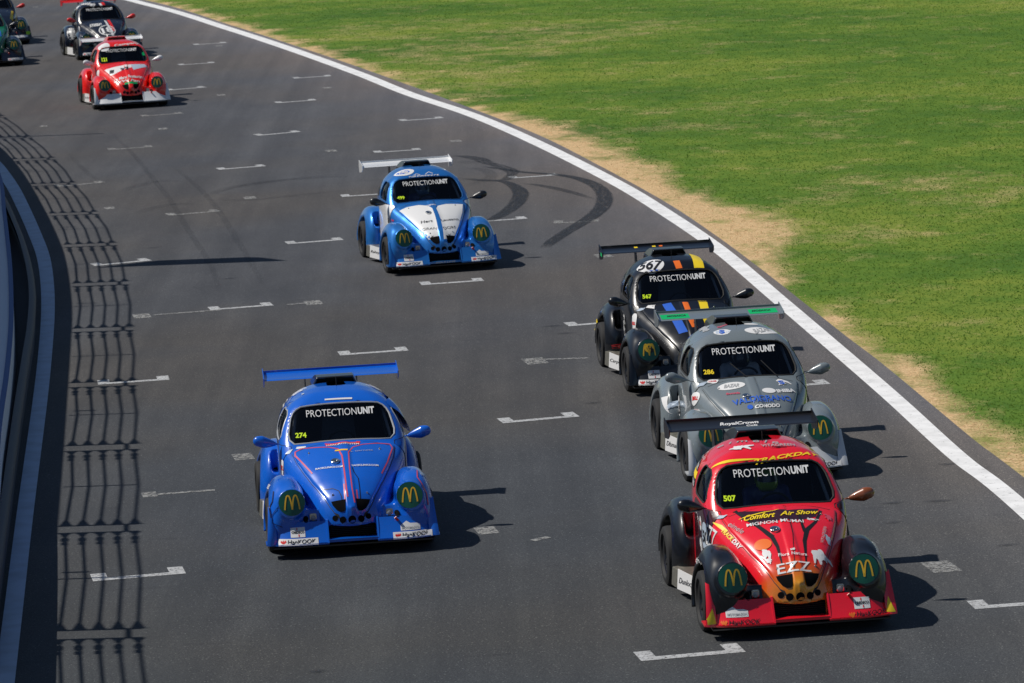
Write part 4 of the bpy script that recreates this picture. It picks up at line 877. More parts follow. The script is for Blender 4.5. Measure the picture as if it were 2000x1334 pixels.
# far cars
c = car('bright red race car with white bumper and white wing', car_matrix(181, 214, 13, .94, AXF), PR2, bumper=PWH, wing=PWH, mirror=PWH, scoop=PR2); livery(c, 'rw'); side_sign(c, 'VW')
txt(c, '121', NEON, (.465, 1.2, 1.16), FRONT, .13, .09, bold=.05, bv=BV_GLASS, name='race_number')
c = car('black race car with red wing, red mirrors and bonnet roundel', car_matrix(149, 117.6, 15.5, .94, AXF), PNV, wing=PR2, mirror=PR2); livery(c, 'navy')
dec(c, 'sticker', rect2d(.25, .05), REDS, (.72, -.3, .3), SIDE_R, key='nvr'); hankook(c)
c = car('green race car with black fenders at the left edge', car_matrix(44, 125, 16, -.94, AXF), PGR, fender=PNV, bumper=PNV, mirror=PNV, wing=PGR); hankook(c)
RIB = rib2d([(0, .3), (.05, .1), (.02, -.2)], .05); dec(c, 'stripe', RIB, SKYB, (-.35, 1.0, 1.0), HOOD, key='gsk')
c = car('dark race car with a yellow bonnet flash behind the green car', car_matrix(57, 84, 16, -.94, AXF), PNV, mirror=REDS)
dec(c, 'stripe', poly2d([(-.10, -.28), (.0, -.30), (.10, .25), (.06, .3)]), YEL, (-.50, .95, 1.0), HOOD, key='dky'); dec(c, 'stripe', rect2d(.12, .1), LIME, (-.85, 1.8, .35), FRONT, key='dkl')
for s in (1, -1): dec(c, 'sticker', rect2d(.44, .066), WHITE, (s * .62, 1.8, .26), FRONT, key=('hkb2', s))

#--PLACE--
# ---------------------------------------------------------------- ground
def smoothpoly(pts, n=8):
    """Catmull-Rom through plan points"""
    p = [np.array(q, float) for q in pts]; p = [2 * p[0] - p[1]] + p + [2 * p[-1] - p[-2]]; out = []
    for i in range(1, len(p) - 2):
        for t in np.linspace(0, 1, n, False):
            out.append(.5 * ((2 * p[i]) + (-p[i - 1] + p[i + 1]) * t + (2 * p[i - 1] - 5 * p[i] + 4 * p[i + 1] - p[i + 2]) * t * t + (-p[i - 1] + 3 * p[i] - 3 * p[i + 1] + p[i + 2]) * t ** 3))
    out.append(p[-2]); return np.array(out)
def ext(pts, near=0, far=0, step=5.0, turn=0.0):
    """carry a curve on past its ends"""
    p = [np.array(q, float) for q in pts]
    for _ in range(near): d = p[0] - p[min(2, len(p) - 1)]; p = [p[0] + d / np.linalg.norm(d) * step] + p
    for _ in range(far): d = p[-1] - p[-3]; d = d / np.linalg.norm(d); p.append(p[-1] + step * np.array([d[0] - turn * d[1], d[1] + turn * d[0]]))
    return p
EDGE = smoothpoly([(11.6, -40), (10.0, -10), (8.6, 15), (7.35, 32), g(2000, 933), g(1912, 867), g(1825, 795), g(1720, 708), g(1650, 655), g(1562, 585), g(1475, 517), g(1395, 458), g(1300, 395), g(1175, 326), g(1050, 263),
                   g(900, 204), g(700, 131), g(560, 84), g(450, 49), g(300, 4), (-17, 153), (-29, 175), (-50, 205), (-90, 250)])
LINE = smoothpoly([(9.4, -40), (8.3, -10), (7.4, 15), (6.45, 33), g(2000, 996), g(1871, 893), g(1750, 783), g(1650, 696), g(1525, 589), g(1405, 488), g(1300, 416), g(1200, 355.5), g(1050, 280), g(925, 226), g(800, 184), g(700, 144), g(570, 97), g(450, 57.5), g(300, 12), (-16.6, 151.5), (-28, 172), (-49, 202), (-88, 246)])
def sheet(name, L, Rr, z, m, kind='structure', parent=None):
    n = len(L); v = [(a[0], a[1], z) for a in L] + [(a[0], a[1], z) for a in Rr]
    o = obj(name, meshdata(name, v, [(i, i + 1, n + i + 1, n + i) for i in range(n - 1)]), m, parent)
    if not parent: tag(o, kind=kind)
    return o
def offset(c, d):
    t = np.gradient(c, axis=0); t /= np.linalg.norm(t, axis=1)[:, None]; d = np.asarray(d); return c + np.stack([t[:, 1], -t[:, 0]], 1) * (d[:, None] if d.ndim else d)
# tarmac
TAR = mat('tarmac', (.05, .05, .052), .8, spec=.35); k = NT(TAR)
p1 = k.pos(); grain = k.noise(p1, 55, 3, .7); mid = k.noise(k.pos((1, .35, 1), R(-6)), 1.1, 5, .6); big = k.noise(p1, .12, 3)
lanes = k.noise(k.pos((1.6, .035, 1), R(-9)), 1.0, 4, .6); tick = k.noise(k.pos((.9, 5.0, 1), R(-8)), 1.0, 2, .5)
v = k.math('ADD', k.math('MULTIPLY', grain, .85), k.math('ADD', k.math('MULTIPLY', mid, .20), k.math('MULTIPLY', lanes, .28)))
base = k.ramp(v, [(.445, (.025, .026, .030)), (.67, (.056, .0555, .058)), (.875, (.122, .119, .116))])
sm = k.ramp(tick, [(.66, (1, 1, 1)), (.76, (.80, .80, .82))]); base = k.mix(1.0, base, sm, 'MULTIPLY')
vs = k.n('ShaderNodeTexVoronoi', Scale=16); k.l(p1, vs.inputs['Vector']); stone = k.math('LESS_THAN', vs.outputs['Distance'], .14)
base = k.mix(k.math('MULTIPLY', stone, .55), base, (.24, .235, .22))
warm = k.ramp(big, [(.4, (.94, .98, 1.06)), (.62, (1.08, 1.0, .93))]); em = k.n('ShaderNodeAttribute'); em.attribute_name = 'edge_m'      # clean tarmac by the edge, rubbered in the middle
en = k.math('MULTIPLY', k.math('ADD', em.outputs['Fac'], k.math('MULTIPLY_ADD', mid, 2.5, -1.2)), .1); lt = k.ramp(en, [(0, (2.4, 2.25, 2.2)), (.10, (1.5, 1.44, 1.42)), (.32, (1.08, 1.08, 1.08)), (.7, (.93, .95, .97))])
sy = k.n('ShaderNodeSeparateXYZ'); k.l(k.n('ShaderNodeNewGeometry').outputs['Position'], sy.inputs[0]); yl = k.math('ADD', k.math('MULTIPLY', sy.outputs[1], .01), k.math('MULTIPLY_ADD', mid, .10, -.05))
vignette_tone = k.ramp(yl, [(.36, (.72, .79, .80)), (.50, (.84, .88, .90)), (.66, (1, 1, 1)), (1.0, (1.1, 1.1, 1.12))])    # vignette painted into the tarmac colour: darker near the camera, lighter far off
k.l(k.mix(1.0, k.mix(1.0, k.mix(1.0, base, warm, 'MULTIPLY'), lt, 'MULTIPLY'), vignette_tone, 'MULTIPLY'), k.b.inputs['Base Color'])
bp = k.n('ShaderNodeBump', Strength=.35, Distance=.01); k.l(grain, bp.inputs['Height']); k.l(bp.outputs[0], k.b.inputs['Normal'])
cols_ = [0, .6, 1.5, 3, 5, 7.5, 11, 16, 30, 60]; v = []; ev = []
for d_ in cols_:
    v += [(x - d_, y, .004) for x, y in EDGE]; ev += [d_] * len(EDGE)
n = len(EDGE); me = meshdata('race_track', v, [(j * n + i, j * n + i + 1, (j + 1) * n + i + 1, (j + 1) * n + i) for j in range(len(cols_) - 1) for i in range(n - 1)])
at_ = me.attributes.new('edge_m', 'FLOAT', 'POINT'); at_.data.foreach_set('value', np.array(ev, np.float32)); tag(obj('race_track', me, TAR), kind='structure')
# paint on the road, worn
def worn(name, col, lo, hi, sc_=9, alpha=1):
    m = mat(name, col, .6); k = NT(m); p = k.pos(); n = k.math('ADD', k.math('MULTIPLY', k.noise(p, sc_, 4, .65), .7), k.math('MULTIPLY', k.noise(p, 60, 2), .3))
    a = k.ramp(n, [(lo, (alpha,) * 3), (hi, (0, 0, 0))]); k.l(a, k.b.inputs['Alpha']); k.l(k.ramp(k.noise(p, 3, 4), [(.3, tuple(c_ * .8 for c_ in col)), (.6, col)]), k.b.inputs['Base Color']); return m
WLINE = worn('line_paint', (.82, .82, .82), .57, .76, 9); WMARK = worn('grid_paint', (.50, .51, .52), .50, .66, 22, .9); WFAINT = worn('grid_paint_old', (.36, .36, .35), .44, .60, 16, .8)
wd_ = .125 + .055 * np.clip((LINE[:, 1] - 45) / 70, 0, 1); sheet('edge_line', offset(LINE, -wd_), offset(LINE, wd_), .008, WLINE)
SR = smoothpoly(ext([g(29, 1334), g(45, 1190), g(66, 1000), g(92, 790), g(102, 690), g(107, 610), g(105, 550), g(97, 500), g(80, 455), g(60, 410), g(40, 370), g(20, 340), g(0, 316)], 7, 6, 5, .03))
SLW = np.interp(SR[:, 1], [30, 45, 60, 90], [.20, .20, .21, .28]); sheet('edge_line', offset(SR, -SLW), SR, .012, worn('line_paint_shade_tint', (.42, .52, .66), .66, .9, 6))  # white line; the blue of sky-lit shade is mixed into its colour
for o_ in list(bpy.data.objects):
    if o_.name.startswith('edge_line'): o_['label'] = 'white edge line'
# grid slots: a cross bar with a square at both ends
MARKS = [((384.5,87.5),(437.5,84)),((356,127),(414,123)),((335,176),(396,171)),((284.5,227),(350.5,222)),((219.5,292.5),(291,287.5)),((580.5,153),(641,149)),((547,201),(612,196)),((510,264.5),(580.5,258)),((434.5,331),(511,325)),
 ((790,236),(859.5,231)),((739,298),(815,293)),((676,384),(752,379)),((1005,348),(1082,342.5)),((337,420.5),(421.5,413.5)),((570.5,476),(661,469)),((193,518.5),(285.5,509.5)),((421,605),(523,597)),((675,693),(786,685)),((993,825),(1118,814)),((203,750),(319,742)),
 ((196,1133),(347,1120)),((1266.6,1288),(1437,1273)),((833,556),(935,549)),((930,434),(1021,427.5)),((120,364),(197,357)),((1120,636),(1222,628)),((1500,758),(1608,750)),((1918,1187),(2080,1175)),((40,60),(70,13)),((1090,436),(1160,433))]
mb = MB(); mf = MB()
for i, (a, b) in enumerate(MARKS):
    if i == 28: continue
    A, B = np.array(g(*a)), np.array(g(*b)); d = (B - A) / np.linalg.norm(B - A); nrm = np.array([-d[1], d[0]]); t = mf if i in (3, 4, 24, 29, 13) else mb
    s_ = d * .085; q = [A - s_ - nrm * .07, B + s_ - nrm * .07, B + s_ + nrm * .07, A - s_ + nrm * .07]; t.add([(x, y, .008) for x, y in q], [(0, 1, 2, 3)])
    for e in (A, B):
        q = [e - s_ + nrm * .07, e + s_ + nrm * .07, e + s_ + nrm * .33, e - s_ + nrm * .33]; t.add([(x, y, .008) for x, y in q], [(0, 1, 2, 3)])
SQ = [(70,14,.22),(277,618,.30),(612,592,.30),(1045,706,.34),(950,1037,.26),(1838,1108,.34),(475,893,.28),(890,276,.26),(640,172,.26),(647,295,.26),(488,387,.26),(432,186,.24),(318,252,.24),(214,407,.22),(85,247,.2),(40,62,.22),(1178,500,.3),(428,90,.22),(292,967,.2)]
for x, y, s_ in SQ:
    c_ = np.array(g(x, y)); d = np.array((.985, .17)); nrm = np.array((-.17, .985)); q = [c_ - d * s_ * .45 - nrm * s_ * .8, c_ + d * s_ * .45 - nrm * s_ * .8, c_ + d * s_ * .45 + nrm * s_ * .8, c_ - d * s_ * .45 + nrm * s_ * .8]
    mf.add([(a, b, .008) for a, b in q], [(0, 1, 2, 3)])
for a, b in (((1062, 703), (1150, 700)), ((560, 596), (600, 592)), ((300, 616), (430, 606)), ((300, 967), (420, 958)), ((1040, 1057), (1072, 1050))):
    A, B = np.array(g(*a)), np.array(g(*b)); d = (B - A) / np.linalg.norm(B - A); nrm = np.array([-d[1], d[0]]) * .05; mf.add([(*(A - nrm), .0085), (*(B - nrm), .0085), (*(B + nrm), .0085), (*(A + nrm), .0085)], [(0, 1, 2, 3)])
tag(obj('grid_marking', mb.mesh('grid_marking'), WMARK), kind='structure'); tag(obj('old_grid_marking', mf.mesh('old_grid_marking'), WFAINT), kind='structure')
# rubber laid by spinning tyres
def skidmat(name, a_):
    m = mat(name, (.013, .014, .017), .55); k = NT(m); at = k.n('ShaderNodeAttribute'); at.attribute_name = 'w'
    ac = k.n('ShaderNodeAttribute'); ac.attribute_name = 'across'; st_ = k.ramp(k.noise(ac.outputs['Vector'], 9, 3, .6), [(.34, (.25,) * 3), (.56, (1, 1, 1))])
    n = k.math('MULTIPLY', st_, k.ramp(k.noise(k.pos((1, 1, 1)), 30, 3, .6), [(.3, (.6,) * 3), (.6, (1, 1, 1))])); k.l(k.math('MULTIPLY', k.math('MULTIPLY', at.outputs['Fac'], a_), n), k.b.inputs['Alpha']); return m
SKID = skidmat('tyre_rubber', .88); SOFT = skidmat('tyre_rubber_faint', .16)
def skid(px, wds, m, z):
    c = smoothpoly([g(*p) for p in px], 6); w_ = np.interp(np.linspace(0, 1, len(c)), np.linspace(0, 1, len(wds)), wds) / 2; cols = [-1, -.72, 0, .72, 1]; v = []
    for f_ in cols: v += [(x, y, z) for x, y in offset(c, w_ * f_)]
    n = len(c); me = meshdata('skid_mark', v, [(j * n + i, j * n + i + 1, (j + 1) * n + i + 1, (j + 1) * n + i) for j in range(4) for i in range(n - 1)])
    at = me.attributes.new('w', 'FLOAT', 'POINT'); fade = np.clip(np.minimum(np.arange(n), np.arange(n)[::-1]) / 5, 0, 1); at.data.foreach_set('value', np.concatenate([fade * (0 if abs(f_) == 1 else 1) for f_ in cols]).astype(np.float32))
    a2 = me.attributes.new('across', 'FLOAT_VECTOR', 'POINT'); ln_ = np.concatenate([[0], np.cumsum(np.linalg.norm(np.diff(c, axis=0), axis=1))])
    a2.data.foreach_set('vector', np.concatenate([np.stack([np.full(n, f_ * 5.0) * w_, ln_ * .35, ln_ * 0 + z * 999], 1) for f_ in cols]).astype(np.float32).reshape(-1))
    tag(obj('skid_mark', me, m), kind='structure')
Z6 = lambda pts: [(800 + x / 4, 180 + y / 4) for x, y in pts]
skid(Z6([(560, 580), (700, 600), (900, 628), (1130, 645), (1280, 668), (1400, 705), (1490, 760), (1525, 830), (1495, 910), (1400, 990), (1250, 1080), (1120, 1165), (1050, 1225)]), [.12, .18, .2, .2, .25, .3, .32, .36, .36, .34, .3, .28, .2], SKID, .0092)
skid(Z6([(640, 690), (750, 705), (830, 745), (868, 790), (850, 850), (780, 920), (690, 975), (600, 1020)]), [.15, .22, .3, .36, .36, .34, .3, .2], SKID, .0094)
skid(Z6([(300, 500), (430, 505), (540, 525), (610, 555), (700, 580), (790, 615), (800, 645), (730, 690), (560, 690), (380, 672)]), [.15, .3, .4, .3, .3, .35, .25, .3, .3, .2], skidmat('tyre_rubber_mid', .62), .0096)
skid(Z6([(860, 715), (1000, 728), (1140, 755), (1300, 795), (1460, 845)]), [.1, .2, .25, .2, .1], skidmat('tyre_rubber_mid2', .55), .0098)
skid(Z6([(380, 600), (520, 600), (620, 625), (640, 665), (560, 700), (430, 740)]), [.2, .3, .3, .3, .3, .2], SOFT, .0100)
skid(Z6([(330, 545), (450, 548), (560, 570)]), [.2, .5, .3], SOFT, .0102)
Z7 = lambda pts: [(100 + x / 3.333, 250 + y / 3.333) for x, y in pts]
for i, p_ in enumerate([[(1010, 460), (1100, 410), (1300, 365), (1600, 330), (1990, 295)], [(1060, 430), (1250, 380), (1500, 345), (1800, 322), (1990, 318)], [(1010, 470), (1300, 470), (1600, 440), (1990, 400)], [(420, 430), (560, 380), (700, 350), (900, 350)], [(540, 570), (640, 530), (800, 500), (1000, 500)],
                          [(350, 0), (520, 160), (660, 330), (780, 480), (900, 680), (1040, 900), (1110, 1120)], [(760, 230), (900, 340), (1060, 500), (1190, 700), (1300, 880), (1400, 1060)], [(90, 140), (220, 280), (330, 360)]]):
    skid(Z7(p_), [.2, .35, .35, .25] if i < 5 else [.10, .14, .14, .10], SOFT, .0104 + i * .0002)
for i, (x, y, l_) in enumerate([(1265, 673 / 1 + 0, 60), (1080, 638, 60), (1105, 652, 50), (1160, 788, 45), (1835, 980, 75), (1745, 984, 60), (1745, 1022, 50), (1968, 1066, 55), (1815, 1055, 0), (620, 1313, 50), (180, 560, 40), (250, 640, 40), (1330, 668, 0), (300, 485, 40), (450, 545, 50), (1850, 908, 45)]):
    if l_: skid([(x - l_ / 2, y + 2), (x, y), (x + l_ / 2, y - 2)], [.1, .14, .08], skidmat('rubber_tick', .45) if i == 0 else bpy.data.materials['rubber_tick'], .0122 + i * .0002)
# grass field: one big sheet, dry where the verge meets the track
GM = mat('grass_ground', (.06, .1, .02), .95, spec=.15); k = NT(GM)
at = k.n('ShaderNodeAttribute'); at.attribute_name = 'dry'; p1 = k.pos(); n1 = k.noise(k.pos((1.0, .8, 1), .3), .62, 6, .66); n2 = k.noise(k.pos((.5, .8, 1), .2, (9, 3, 0)), .16, 4, .55); n3 = k.noise(p1, 9, 4, .7); n4 = k.noise(p1, 38, 2, .6)
n6 = k.noise(k.pos((1, .7, 1), .5, (4, 7, 0)), 1.9, 5, .7)
dry = k.math('ADD', k.math('ADD', at.outputs['Fac'], k.math('MULTIPLY_ADD', n6, 1.3, -.66)), k.math('ADD', k.math('MULTIPLY_ADD', n1, 1.7, -.93), k.math('MULTIPLY_ADD', n3, .5, -.25)))
n5 = k.noise(k.pos((1, .7, 1), .5, (4, 7, 0)), 1.3, 5, .65)
green = k.ramp(k.math('ADD', k.math('ADD', k.math('MULTIPLY', n2, .52), k.math('MULTIPLY', n5, .32)), k.math('MULTIPLY', n3, .16)), [(.40, (.050, .125, .018)), (.5, (.098, .18, .022)), (.60, (.18, .235, .034))])
straw = k.ramp(k.math('ADD', k.math('MULTIPLY', n3, .5), k.math('MULTIPLY', n4, .5)), [(.3, (.36, .235, .12)), (.5, (.58, .405, .215)), (.72, (.76, .56, .33))])
dk = k.ramp(dry, [(.02, (0, 0, 0)), (.35, (.30, .30, .30)), (.75, (1, 1, 1))]); col = k.mix(dk, green, straw); col = k.mix(1.0, col, k.ramp(n4, [(.3, (.84,) * 3), (.7, (1.14,) * 3)]), 'MULTIPLY'); k.l(col, k.b.inputs['Base Color'])
bp = k.n('ShaderNodeBump', Strength=.6, Distance=.03); k.l(n4, bp.inputs['Height']); k.l(bp.outputs[0], k.b.inputs['Normal'])
def dryness(x, y):
    """how burnt the turf is, by distance from the tarmac edge and in the big patch"""
    P_ = np.stack([x, y], -1).reshape(-1, 2); E_ = EDGE[::2]; d = np.full(len(P_), 1e9)
    for i in range(len(E_) - 1):
        a, b = E_[i], E_[i + 1]; ab = b - a; t = np.clip(((P_ - a) @ ab) / (ab @ ab), 0, 1); d = np.minimum(d, np.linalg.norm(P_ - a - t[:, None] * ab, axis=1))
    wdt = np.interp(P_[:, 1], [45, 50, 55, 60, 64, 67, 69, 71, 74, 77, 80, 86, 92, 97, 102, 107, 120, 150], [.55, .5, .40, .22, .18, .8, 1.5, 1.75, 1.1, .65, 1.15, 1.1, .6, .12, .12, .42, .5, .45]); r = np.clip(1.9 * (1 - d / wdt / 1.25), 0, 1) * .85
    for (cx, cy), rx, ry, s_ in ((g(1230, 350), .5, 2.5, .5), (g(1680, 455), 1.2, 1.5, .22), (g(860, 150), 3, 8, .22), (g(930, 95), 3.5, 5, .25), (g(760, 60), 5, 5, .16), (g(1120, 60), 4, 5, .22), (g(1400, 230), 4, 4, .12), (g(1800, 370), 2.2, 3, .2), (g(1900, 350), 1.5, 1.6, .25)):
        q = ((P_[:, 0] - cx) / rx) ** 2 + ((P_[:, 1] - cy) / ry) ** 2; r = np.maximum(r, s_ * np.clip(1.25 - q, 0, 1) ** .7)
    return r.reshape(np.shape(x)), d.reshape(np.shape(x))
xs = np.concatenate([np.linspace(-600, -40, 8), np.arange(-30, 40, .6), np.linspace(44, 600, 8)]); ys = np.concatenate([np.linspace(-100, 20, 6), np.arange(25, 180, 1.0), np.linspace(190, 1500, 10)])
X, Y = np.meshgrid(xs, ys, indexing='ij'); dr, _ = dryness(X, Y); n, m_ = X.shape
me = meshdata('grass_field', np.stack([X, Y, X * 0], -1).reshape(-1, 3), [(i * m_ + j, (i + 1) * m_ + j, (i + 1) * m_ + j + 1, i * m_ + j + 1) for i in range(n - 1) for j in range(m_ - 1)])
a_ = me.attributes.new('dry', 'FLOAT', 'POINT'); a_.data.foreach_set('value', dr.reshape(-1).astype(np.float32)); tag(obj('grass_field', me, GM), kind='structure')
# blades of grass standing on it
BM_ = mat('grass_blades', (.06, .1, .02), .8, spec=.2); k = NT(BM_); at = k.n('ShaderNodeAttribute'); at.attribute_name = 'tint'; k.l(at.outputs['Color'], k.b.inputs['Base Color'])
tl = k.n('ShaderNodeBsdfTranslucent'); k.l(at.outputs['Color'], tl.inputs[0]); mx_ = k.n('ShaderNodeMixShader'); mx_.inputs[0].default_value = .5; k.l(k.b.outputs[0], mx_.inputs[1]); k.l(tl.outputs[0], mx_.inputs[2]); k.l(mx_.outputs[0], k.t.nodes['Material Output'].inputs[0])
N = 330000; D = 30 + (172 - 30) * npr.rand(N) ** 1.15
right = np.interp(D, [30, 150], [9.0, 21.5]); ex = np.interp(D, EDGE[:, 1][EDGE[:, 1] > 0], EDGE[:, 0][EDGE[:, 1] > 0]); X = ex + .02 + (right - ex) * npr.rand(N) + np.where(npr.rand(N) < .22, npr.rand(N) ** 2 * 9, 0); sel = (npr.rand(N) < np.clip((172 - D) / 22, 0, 1)) & (npr.rand(N) < np.clip((D - 28) / 6, 0, 1)); X, D = X[sel], D[sel]; N = len(X)
dr, dd = dryness(X, D); dr = dr + npr.normal(0, .16, N)
hgt = (.010 + .018 * npr.rand(N)) * np.clip(dd / .5 + .35, 0, 1) * np.where(dr > .4, .7, 1); wd = (.004 + .006 * npr.rand(N)) * (1 + (D - 36) / 80); an = npr.rand(N) * math.pi; lx, ly = npr.normal(0, .025, N), npr.normal(0, .025, N)
base_ = np.stack([X, D, np.zeros(N)], 1); dx = np.stack([np.cos(an) * wd, np.sin(an) * wd, np.zeros(N)], 1); tip = base_ + np.stack([lx, ly, hgt], 1)
V = np.stack([base_ - dx, base_ + dx, tip], 1).reshape(-1, 3)
me = bpy.data.meshes.new('grass'); me.vertices.add(3 * N); me.vertices.foreach_set('co', V.reshape(-1)); me.loops.add(3 * N); me.loops.foreach_set('vertex_index', np.arange(3 * N)); me.polygons.add(N); me.polygons.foreach_set('loop_start', np.arange(N) * 3); me.update(calc_edges=True)
t_ = npr.rand(N, 1); gcol = np.array([.055, .15, .018]) * (1 - t_) + np.array([.17, .27, .04]) * t_; scol = np.array([.74, .53, .30]) * (.6 + .6 * npr.rand(N, 1)); mixf = np.clip((dr - .28) / .3, 0, 1)[:, None]; cc = np.concatenate([gcol * (1 - mixf) + scol * mixf, np.ones((N, 1))], 1)
ca = me.color_attributes.new('tint', 'FLOAT_COLOR', 'POINT'); ca.data.foreach_set('color', np.repeat(cc, 3, 0).reshape(-1).astype(np.float32))
tag(obj('grass', me, BM_), 'short turf blades beside the track', 'grass', kind='stuff')
# ---------------------------------------------------------------- left side: kerb rail, low wall, screen wall and debris fence
SE = smoothpoly(ext([g(92, 1334), g(103, 1160), g(118, 980), g(129, 830), g(139, 680), g(142, 610), g(138, 560), g(130, 510), g(120, 478), g(100, 433), g(80, 395), g(60, 360), g(40, 330), g(20, 306), g(0, 287)], 7, 8, 5, .03))
LX, LY = SUN_D.x, SUN_D.y; H0 = 3.0
def up_at(c, h): return np.stack([c[:, 0] - LX * h, c[:, 1] - LY * h], 1)
def wallmesh(L, Rr, z0, z1, bev=0):
    n = len(L); v = [(a[0], a[1], z) for z in (z0, z1) for c in (L, Rr) for a in c]; f = []
    for i in range(n - 1):
        f += [(i, i + 1, n + i + 1, n + i), (2 * n + i, 3 * n + i, 3 * n + i + 1, 2 * n + i + 1), (i, 2 * n + i, 2 * n + i + 1, i + 1), (n + i, n + i + 1, 3 * n + i + 1, 3 * n + i)]
    f += [(0, n, 3 * n, 2 * n), (n - 1, 3 * n - 1, 4 * n - 1, 2 * n - 1)]; return MB().add(v, f).mesh('wall', False)
CON = mat('concrete', (.34, .36, .40), .8); k = NT(CON); k.l(k.ramp(k.noise(k.pos(), 2.5, 6, .6), [(.3, (.26, .28, .32)), (.7, (.42, .44, .48))]), k.b.inputs['Base Color'])
DKC = mat('dark_kerb', (.05, .055, .065), .8); STEEL = flat('galvanised', (.22, .23, .25), .5, metal=.7)
WT = smoothpoly(ext([g(-12, 1000, .8), g(0, 840, .8), g(14, 740, .8), g(22, 660, .8), g(24, 600, .8), g(22, 530, .8), g(17, 475, .8), g(10, 415, .8), g(2, 350, .8), g(-25, 290, .8)], 7, 5, 5, .03))
w_ = tag(obj('low_wall', wallmesh(offset(WT, -1.0), WT, 0, .8), mat('white_wall_paint', (.78, .80, .84), .7)), 'low concrete wall in shade at the left edge of the track', 'wall')
obj('painted_edge', wallmesh(offset(WT, -.05), offset(WT, .02), .803, .815), flat('edge_blue', (.03, .10, .30), .6), w_)
RL = smoothpoly(ext([g(5, 1000, .45), g(34, 790, .45), g(50, 686, .45), g(60, 620, .45), g(63, 560, .45), g(56, 505, .45), g(42, 455, .45), g(26, 415, .45), g(10, 380, .45), g(-15, 340, .45)], 7, 5, 5, .03))
rail = bpy.data.objects.new('guard_rail', None); COL.objects.link(rail); tag(rail, 'low dark steel guard rail between the shaded edge line and wall', 'guard rail')
prof = [(0.02, -.24), (0.02, -.05), (.05, .04), (.0, .10), (-.06, .11)]; v = []
for a_, z_ in prof: v += [(x, y, .26 + z_) for x, y in offset(RL, a_)]
n = len(RL); obj('rail', meshdata('rail', v, [(j * n + i, j * n + i + 1, (j + 1) * n + i + 1, (j + 1) * n + i) for j in range(4) for i in range(n - 1)], True), flat('rail_dark', (.045, .05, .065), .6, metal=.2), rail)
sheet('gutter', offset(WT, .02), offset(RL, .03), .010, DKC)
SW = up_at(SE, H0); tag(obj('screen_wall', wallmesh(offset(SW, -.25), SW, 0, H0), CON), 'tall solid concrete wall carrying the debris fence', 'wall')
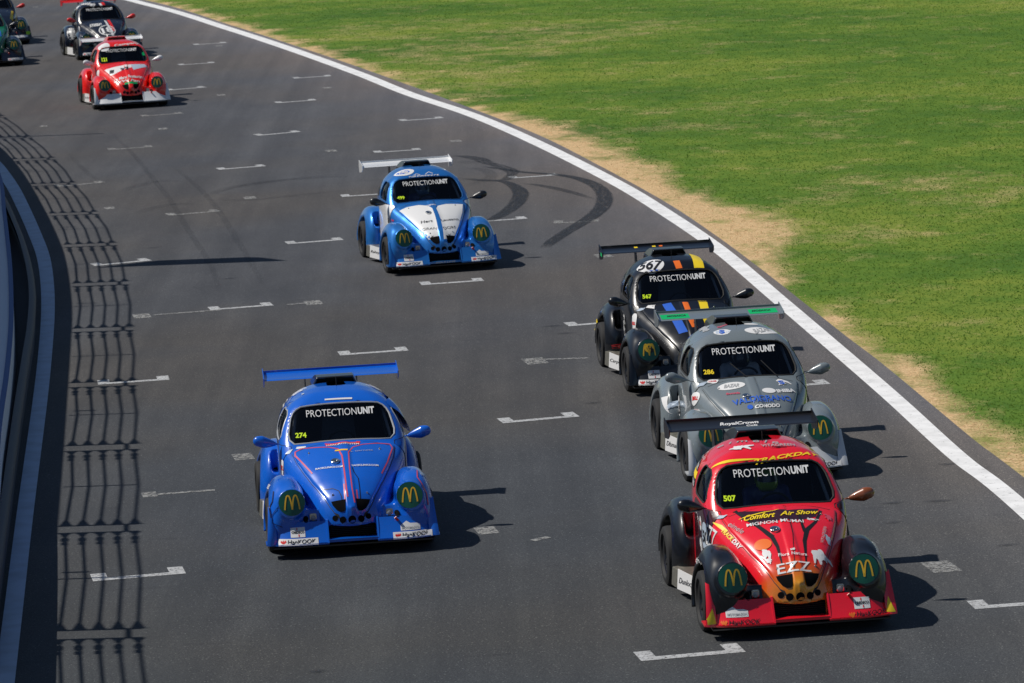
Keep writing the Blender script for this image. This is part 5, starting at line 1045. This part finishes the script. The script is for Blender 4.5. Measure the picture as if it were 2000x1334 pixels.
# debris fence on top: bays between twin posts, five sagging cables with turnbuckles
RG = [(285, 1460), (275, 1237), (268, 1031), (266.6, 872.5), (262.6, 748.7), (256.5, 641.7), (248, 553), (224, 477), (189, 416), (146, 358.6), (105.7, 310), (58.5, 267.5), (8, 228)]
TOPH = 1.17; ctr = np.array([np.array(g(*p_)) for p_ in RG]); ctr = ctr - np.array([LX, LY]) * (H0 + TOPH)
first = ctr[0] * 2 - ctr[1]; ctr = np.concatenate([[first], ctr, [2 * ctr[-1] - ctr[-2]]])
fence = bpy.data.objects.new('debris_fence', None); COL.objects.link(fence); fence.location = (ctr[1][0], ctr[1][1], H0); tag(fence, 'steel cable debris fence standing on the tall wall', 'fence')
def fobj(n_, mb_, m): o = obj(n_, mb_.mesh(n_, True), m, fence); o.location = (-fence.location.x, -fence.location.y, -H0); return o
for i in range(len(ctr) - 1):
    A, B = ctr[i], ctr[i + 1]; d = (B - A) / np.linalg.norm(B - A); L_ = np.linalg.norm(B - A); gp = .21; a0, b0 = A + d * gp, B - d * gp; nrm = np.array([d[1], -d[0]])
    pst = MB()
    for q in (a0, b0): pst.tube([(q[0], q[1], H0 - .02), (q[0], q[1], H0 + TOPH)], .030, 6)
    pst.tube([(B[0] - d[0] * gp, B[1] - d[1] * gp, H0 + TOPH - .16), (B[0] + d[0] * gp, B[1] + d[1] * gp, H0 + TOPH - .16)], .03, 6); fobj('twin_post', pst, STEEL)
    mid_ = (A + B) / 2 + nrm * .035; mp = MB().tube([(mid_[0], mid_[1], H0 - .02), (mid_[0], mid_[1], H0 + TOPH - .05)], .027, 5); fobj('mid_post', mp, STEEL)
    cb = MB()
    for j in range(5):
        z = H0 + .09 + j * .262
        cb.tube([(*a0, z), (*mid_, z + .015), (*b0, z)], .019, 6)
        cb.tube([(*a0, z), (*(a0 + d * .06), z), (*(a0 + d * .36), z)], [.10, .06, .02], 6)
        cb.tube([(*(b0 - d * .02), z), (*(b0 - d * .14), z), (*(b0 - d * .2), z)], [.07, .03, .035], 6)
        cb.tube([(*(b0 - d * (.40 + .13 * math.sin(q))), z + .042 * math.cos(q)) for q in np.linspace(0, 2 * math.pi, 10, False)], .015, 5, True); cb.tube([(*(b0 - d * .55), z), (*(b0 - d * .70), z)], .036, 6)
    fobj('cable_run', cb, STEEL)
    if i % 2 == 0: q = mid_ + d * .35; fobj('clamp_bar', MB().tube([(*q, H0 + .06), (*q, H0 + .40)], .035, 6), STEEL)
# feather banner and a slim mast beyond the wall
def feather(h1, tip_h, start_px, end_px, wmax, label):
    s0, s1 = np.array(g(*start_px)), np.array(g(*end_px)); bx = s0[0] - LX * h1; by = s0[1] - LY * h1; o = bpy.data.objects.new('feather_banner', None); COL.objects.link(o); o.location = (bx, by, 0); tag(o, label, 'banner')
    L_ = (s1[0] - s0[0]) / LX; pole = obj('pole', MB().tube([(0, 0, 0), (0, 0, h1 + L_ * .8), (0, .12, h1 + L_ * .93)], .012, 6).mesh('pole', True), STEEL, o)
    v = []; K = 14
    for i in range(K):
        t = i / (K - 1); w2 = wmax * min(1, t * 3.2 + .08) * (1 if t < .82 else (1 - t) / .18 + .02); z = h1 + L_ * t; v += [(0, 0 - .02 + .0 * t, z), (.01, w2, z)]
    obj('flag', MB().add(v + [(x - .01, y, z) for x, y, z in v], [(2 * i, 2 * i + 1, 2 * i + 3, 2 * i + 2) for i in range(K - 1)] + [(2 * K + 2 * i, 2 * K + 2 * i + 2, 2 * K + 2 * i + 3, 2 * K + 2 * i + 1) for i in range(K - 1)]).mesh('flag', True), flat('banner_blue', (.02, .08, .4), .8), o)
feather(4.0, 8, (196, 523), (561, 505), .66, 'tall blue feather banner standing behind the wall')
p0 = np.array(g(70, 267)); lm = obj('slim_mast', MB().tube([(0, 0, 0), (0, 0, 6.6)], [.09, .05], 8).mesh('slim_mast', True), STEEL); lm.location = (g(200, 261)[0] - LX * 6.6, g(200, 261)[1] - LY * 6.6, 0); tag(lm, 'slim grey steel mast behind the tall wall', 'mast')
